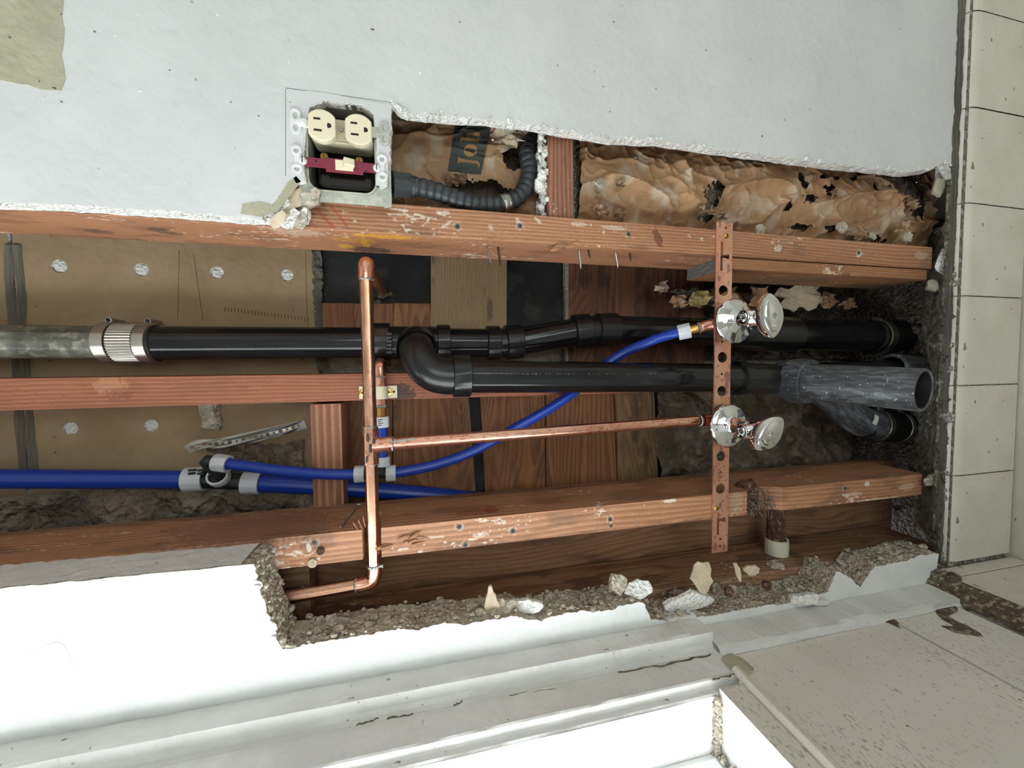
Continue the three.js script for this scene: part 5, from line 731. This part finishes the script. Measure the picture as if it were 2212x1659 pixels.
// ---------------------------------------------------------------- rubble on the lower edge
function shard(c, rx, ry, rz, s) { const R = rnd(s), n = 16, pts = Array.from({ length: n }, (_, k) => { const a = k / n * 2 * Math.PI, q = 0.62 + 0.75 * fbm(Math.cos(a) * 1.6 + 5, Math.sin(a) * 1.6 + 5, s, 3) * (0.62 + 0.66 * R()); return V(rx * q * Math.cos(a), ry * q * Math.sin(a), 0); }), g = plate(pts, rz * 0.5, rz, [], Math.min(0.0012, rz * 0.2)); g.rotateX((R() - 0.7) * 0.8); g.rotateY((R() - 0.5) * 0.6); g.translate(c.x, c.y, c.z); return boxUV(g); }
{
  const R = rnd(99), labels = ['grey plaster slab lying in the lower corner of the opening', 'second grey plaster slab beside the one in the lower corner', 'tan plaster block on the dark post edge', 'upright pale plaster shard on the lower edge', 'stubby tan shard beside the upright pale shard', 'pointed pale shard past the stubby tan one', 'white papery plaster lump on the lower edge', 'round grey plaster lump behind the white one', 'white plaster tooth under the bracket end', 'tan paper peak standing on the lower edge', 'smooth white curled plaster slab under the tan paper peak', 'dark stone lodged past the curled white slab', 'thin pale shard on the mortar edge near the sleeve', 'tan curled shard on the mortar edge near the sleeve', 'crumpled white paint skin on the base moulding', 'torn grey paint skin beside the white crumpled one'];
  [[650, 1368, 0.026, 0.009, 0.02, M.bare], [735, 1352, 0.024, 0.011, 0.016, M.oldPlaster], [922, 1333, 0.013, 0.008, 0.012, M.tornPaper], [1062, 1308, 0.008, 0.024, 0.004, M.tornPaper], [1083, 1312, 0.012, 0.013, 0.006, M.mortar], [1106, 1312, 0.008, 0.012, 0.005, M.mortar], [1140, 1308, 0.02, 0.009, 0.007, M.gypsum], [1335, 1262, 0.012, 0.012, 0.01, M.mortar], [1378, 1272, 0.02, 0.013, 0.009, M.gypsum], [1514, 1246, 0.019, 0.02, 0.004, M.tornPaper], [1490, 1298, 0.036, 0.016, 0.008, M.gypsum], [1546, 1271, 0.008, 0.009, 0.008, M.dirt], [1594, 1236, 0.004, 0.014, 0.004, M.tornPaper], [1624, 1232, 0.012, 0.008, 0.005, M.tornPaper], [1735, 1294, 0.024, 0.008, 0.01, M.gypsum], [1762, 1300, 0.018, 0.005, 0.008, M.trimPaint]].forEach(([a, b, rx, ry, rz, m], i) => {
    const z = 0.036 - (i < 3 ? 0.02 : 0) + (i > 13 ? 0.016 : 0), c = at(a, b, z); solid('plaster_shard', shard(c, rx, ry, rz, 200 + i), m, labels[i], 'plaster shard', 'rubble along the lower edge');
  });
  for (const [a, b] of [[1575, 1280], [1657, 1264]]) { const c = at(a, b, 0.042); solid('rusty_nail', merge([lump(V(c.x, c.y, c.z), 0.006, 0.0065, 0.006, a, 0.6, 2)]), M.rust, a < 1600 ? 'rusty nail head in the mortar next to the dark stone' : 'rusty nail head in the mortar under the thin pale shard', 'nail'); }
}
// ---------------------------------------------------------------- tile base, grout and mortar
{
  const b = thing('baseboard_back', 'cream tile base with rounded top along the foot of the wall', 'baseboard', null, 'structure'), prof = [[0.886, 0.022], [0.886, 0.028], [0.888, 0.033], [0.8925, 0.0375], [0.899, 0.04], [0.91, 0.0408], [1.036, 0.0408], [1.036, 0.022]], joints = [1.055, 0.9, 0.745, 0.592, 0.439, 0.284, 0.130, -0.022, -0.178, -0.331];
  for (let k = 0; k + 1 < joints.length; k++) {
    const y1 = joints[k] - 0.0008, y0 = joints[k + 1] + 0.0008, R = rnd(k + 3), dz = (R() - 0.5) * 0.0012;
    const g = sheet(3, prof.length - 1, (u, v) => { const i = Math.round(v * (prof.length - 1)), e = u === 0 || u === 1 ? 0.0012 : 0, p = V(prof[i][0], u === 0 ? y0 : u === 1 ? y1 : u < 0.5 ? y0 + 0.0012 : y1 - 0.0012, prof[i][1] + dz - (i > 1 && i < 7 ? e : 0)); p.u = p.y; p.w = p.x; return p; }, null, 0.5);
    part(b, 'tile', g, M.ceramic);
  }
  part(b, 'grout_bed', box(0.889, 1.036, -0.34, 1.06, 0.014, 0.0366), M.grout);
  part(b, 'grout_line', sheet(6, 320, (u, v) => { const y = 1.06 - 1.39 * v, a = u * Math.PI, r = 0.004 + 0.0035 * fbm(v * 130, u * 2, 7, 3); return V(0.8835 - Math.cos(a) * r * 1.2 + 0.004 * (fbm(v * 60, 3, 5, 2) - 0.5), y, 0.026 + Math.sin(a) * r * 0.8); }), M.grout, 'rough dirty grout along the top of the tiles');
  const s = thing('baseboard_window', 'cream tile base on the window wall with a grimy rounded edge', 'baseboard', null, 'structure'), pr = [[0.81, -0.3605], [0.812, -0.352], [0.818, -0.344], [0.828, -0.338], [0.842, -0.3355], [1.036, -0.3355]];
  for (const [z0, z1] of [[0.0425, 0.066], [0.0675, 0.218], [0.2195, 0.37], [0.3715, 0.52]]) {
    part(s, 'tile', sheet(3, 2, (u, v) => { const p = V([0.842, 0.9, 1.036][Math.round(v * 2)], -0.3355 - (u === 0 || u === 1 ? 0.001 : 0), u === 0 ? z0 : u === 1 ? z1 : u < 0.5 ? z0 + 0.001 : z1 - 0.001); p.u = p.z; p.w = p.x; return p; }, null, 0.5), M.ceramic);
    part(s, 'tile_edge', sheet(40, 4, (u, v) => { const i = Math.round(v * 4), z = z0 + (z1 - z0) * u, p = V(pr[i][0], pr[i][1] + (i && i < 4 ? (fbm(z * 120, i, 4, 3) - 0.5) * 0.003 : 0), z); p.u = z; p.w = v * 0.05; return p; }), M.grime, 'grimy rounded tile edge');
  }
  part(s, 'grout_bed', box(0.845, 1.036, -0.359, -0.338, 0.03, 1.2), M.grout);
  part(s, 'corner_grime', merge(Array.from({ length: 26 }, (_, i) => { const R = rnd(i + 5), c = V(0.828 + R() * 0.03, -0.352 + R() * 0.02, 0.05 + R() * 0.03); return lump(c, 0.004 + R() * 0.008, 0.003 + R() * 0.005, 0.004 + R() * 0.007, i, 0.8, 2); })), M.grime, 'crumbly brown dirt in the corner').userData.kind = 'stuff';
  // broken mortar between the studs' feet and the tile
  const mo = thing('mortar_edge', 'crumbling dirty mortar between the stud ends and the tile base', 'mortar', null, 'stuff');
  part(mo, 'mortar', sheet(26, 200, (u, v) => { const y = 0.262 - 0.585 * v, k = fbm(u * 9, v * 70, 5, 4), q = fbm(u * 3, v * 22, 6, 3), t = u; return V(0.884 + 0.05 * t + 0.07 * t * t + 0.016 * (q - 0.5) - 0.004, y, 0.029 - 0.036 * t - 0.075 * t * t + 0.02 * (k - 0.5)); }, null, 0.6), M.grout);
  part(mo, 'crumb', merge(Array.from({ length: 170 }, (_, i) => { const R = rnd(i + 900), t = Math.pow(R(), 1.4), y = 0.27 - R() * 0.6, r = 0.002 + R() * R() * 0.007; return lump(V(0.884 + 0.05 * t + 0.07 * t * t, y, 0.03 - 0.036 * t - 0.075 * t * t), r, r, r, i, 0.9, 1); })), M.grit);
  const so = thing('sole_plate', 'rotten grey-brown sole plate at the foot of the cavity', 'plank');
  part(so, 'crumb', merge(Array.from({ length: 150 }, (_, i) => { const R = rnd(i + 1900), y = 0.17 - R() * 0.47, r = 0.003 + R() * R() * 0.009; return lump(V(0.985 + R() * 0.05, y, -0.02 - R() * 0.12), r, r, r, i, 0.9, 1); })), M.wet).userData.kind = 'stuff';
  part(so, 'plank', box(1.0, 1.039, -0.35, 0.3, -0.23, -0.02), M.wet);
  [[2040, 566, 0.02, 0.03, M.gypsum, 'white plaster shard stuck beside the foot of the long stud', 0.5], [2013, 617, 0.015, 0.012, M.oldPlaster, 'grey plaster chip under the foot of the long stud', 0.2], [2036, 862, 0.014, 0.008, M.gypsum, 'small pale chip beside the open drain end', 0], [2030, 1000, 0.01, 0.022, M.oldPlaster, 'cream plaster chip above the foot of the notched stud', 0], [2012, 1036, 0.02, 0.012, M.oldPlaster, 'grey plaster chip at the foot of the notched stud', -0.3], [2026, 405, 0.014, 0.022, M.bare, 'dull tan plaster piece at the end of the brown paper', 0.2]].forEach(([a, b, rx, ry, m, lab, t], i) => { const c = at(a, b, 0.01), g = lump(V(0, 0, 0), rx * 0.8, ry * 0.8, 0.005, 300 + i, 0.6, 2); g.rotateZ(-t); g.translate(c.x, c.y, c.z); solid('plaster_chip', boxUV(g), m, lab, 'plaster chip'); });
}
// ---------------------------------------------------------------- turn the room upright
for (const o of [...scene.children]) { o.applyMatrix4(UPRIGHT); }
scene.updateMatrixWorld(true);
renderer.render(scene, camera);
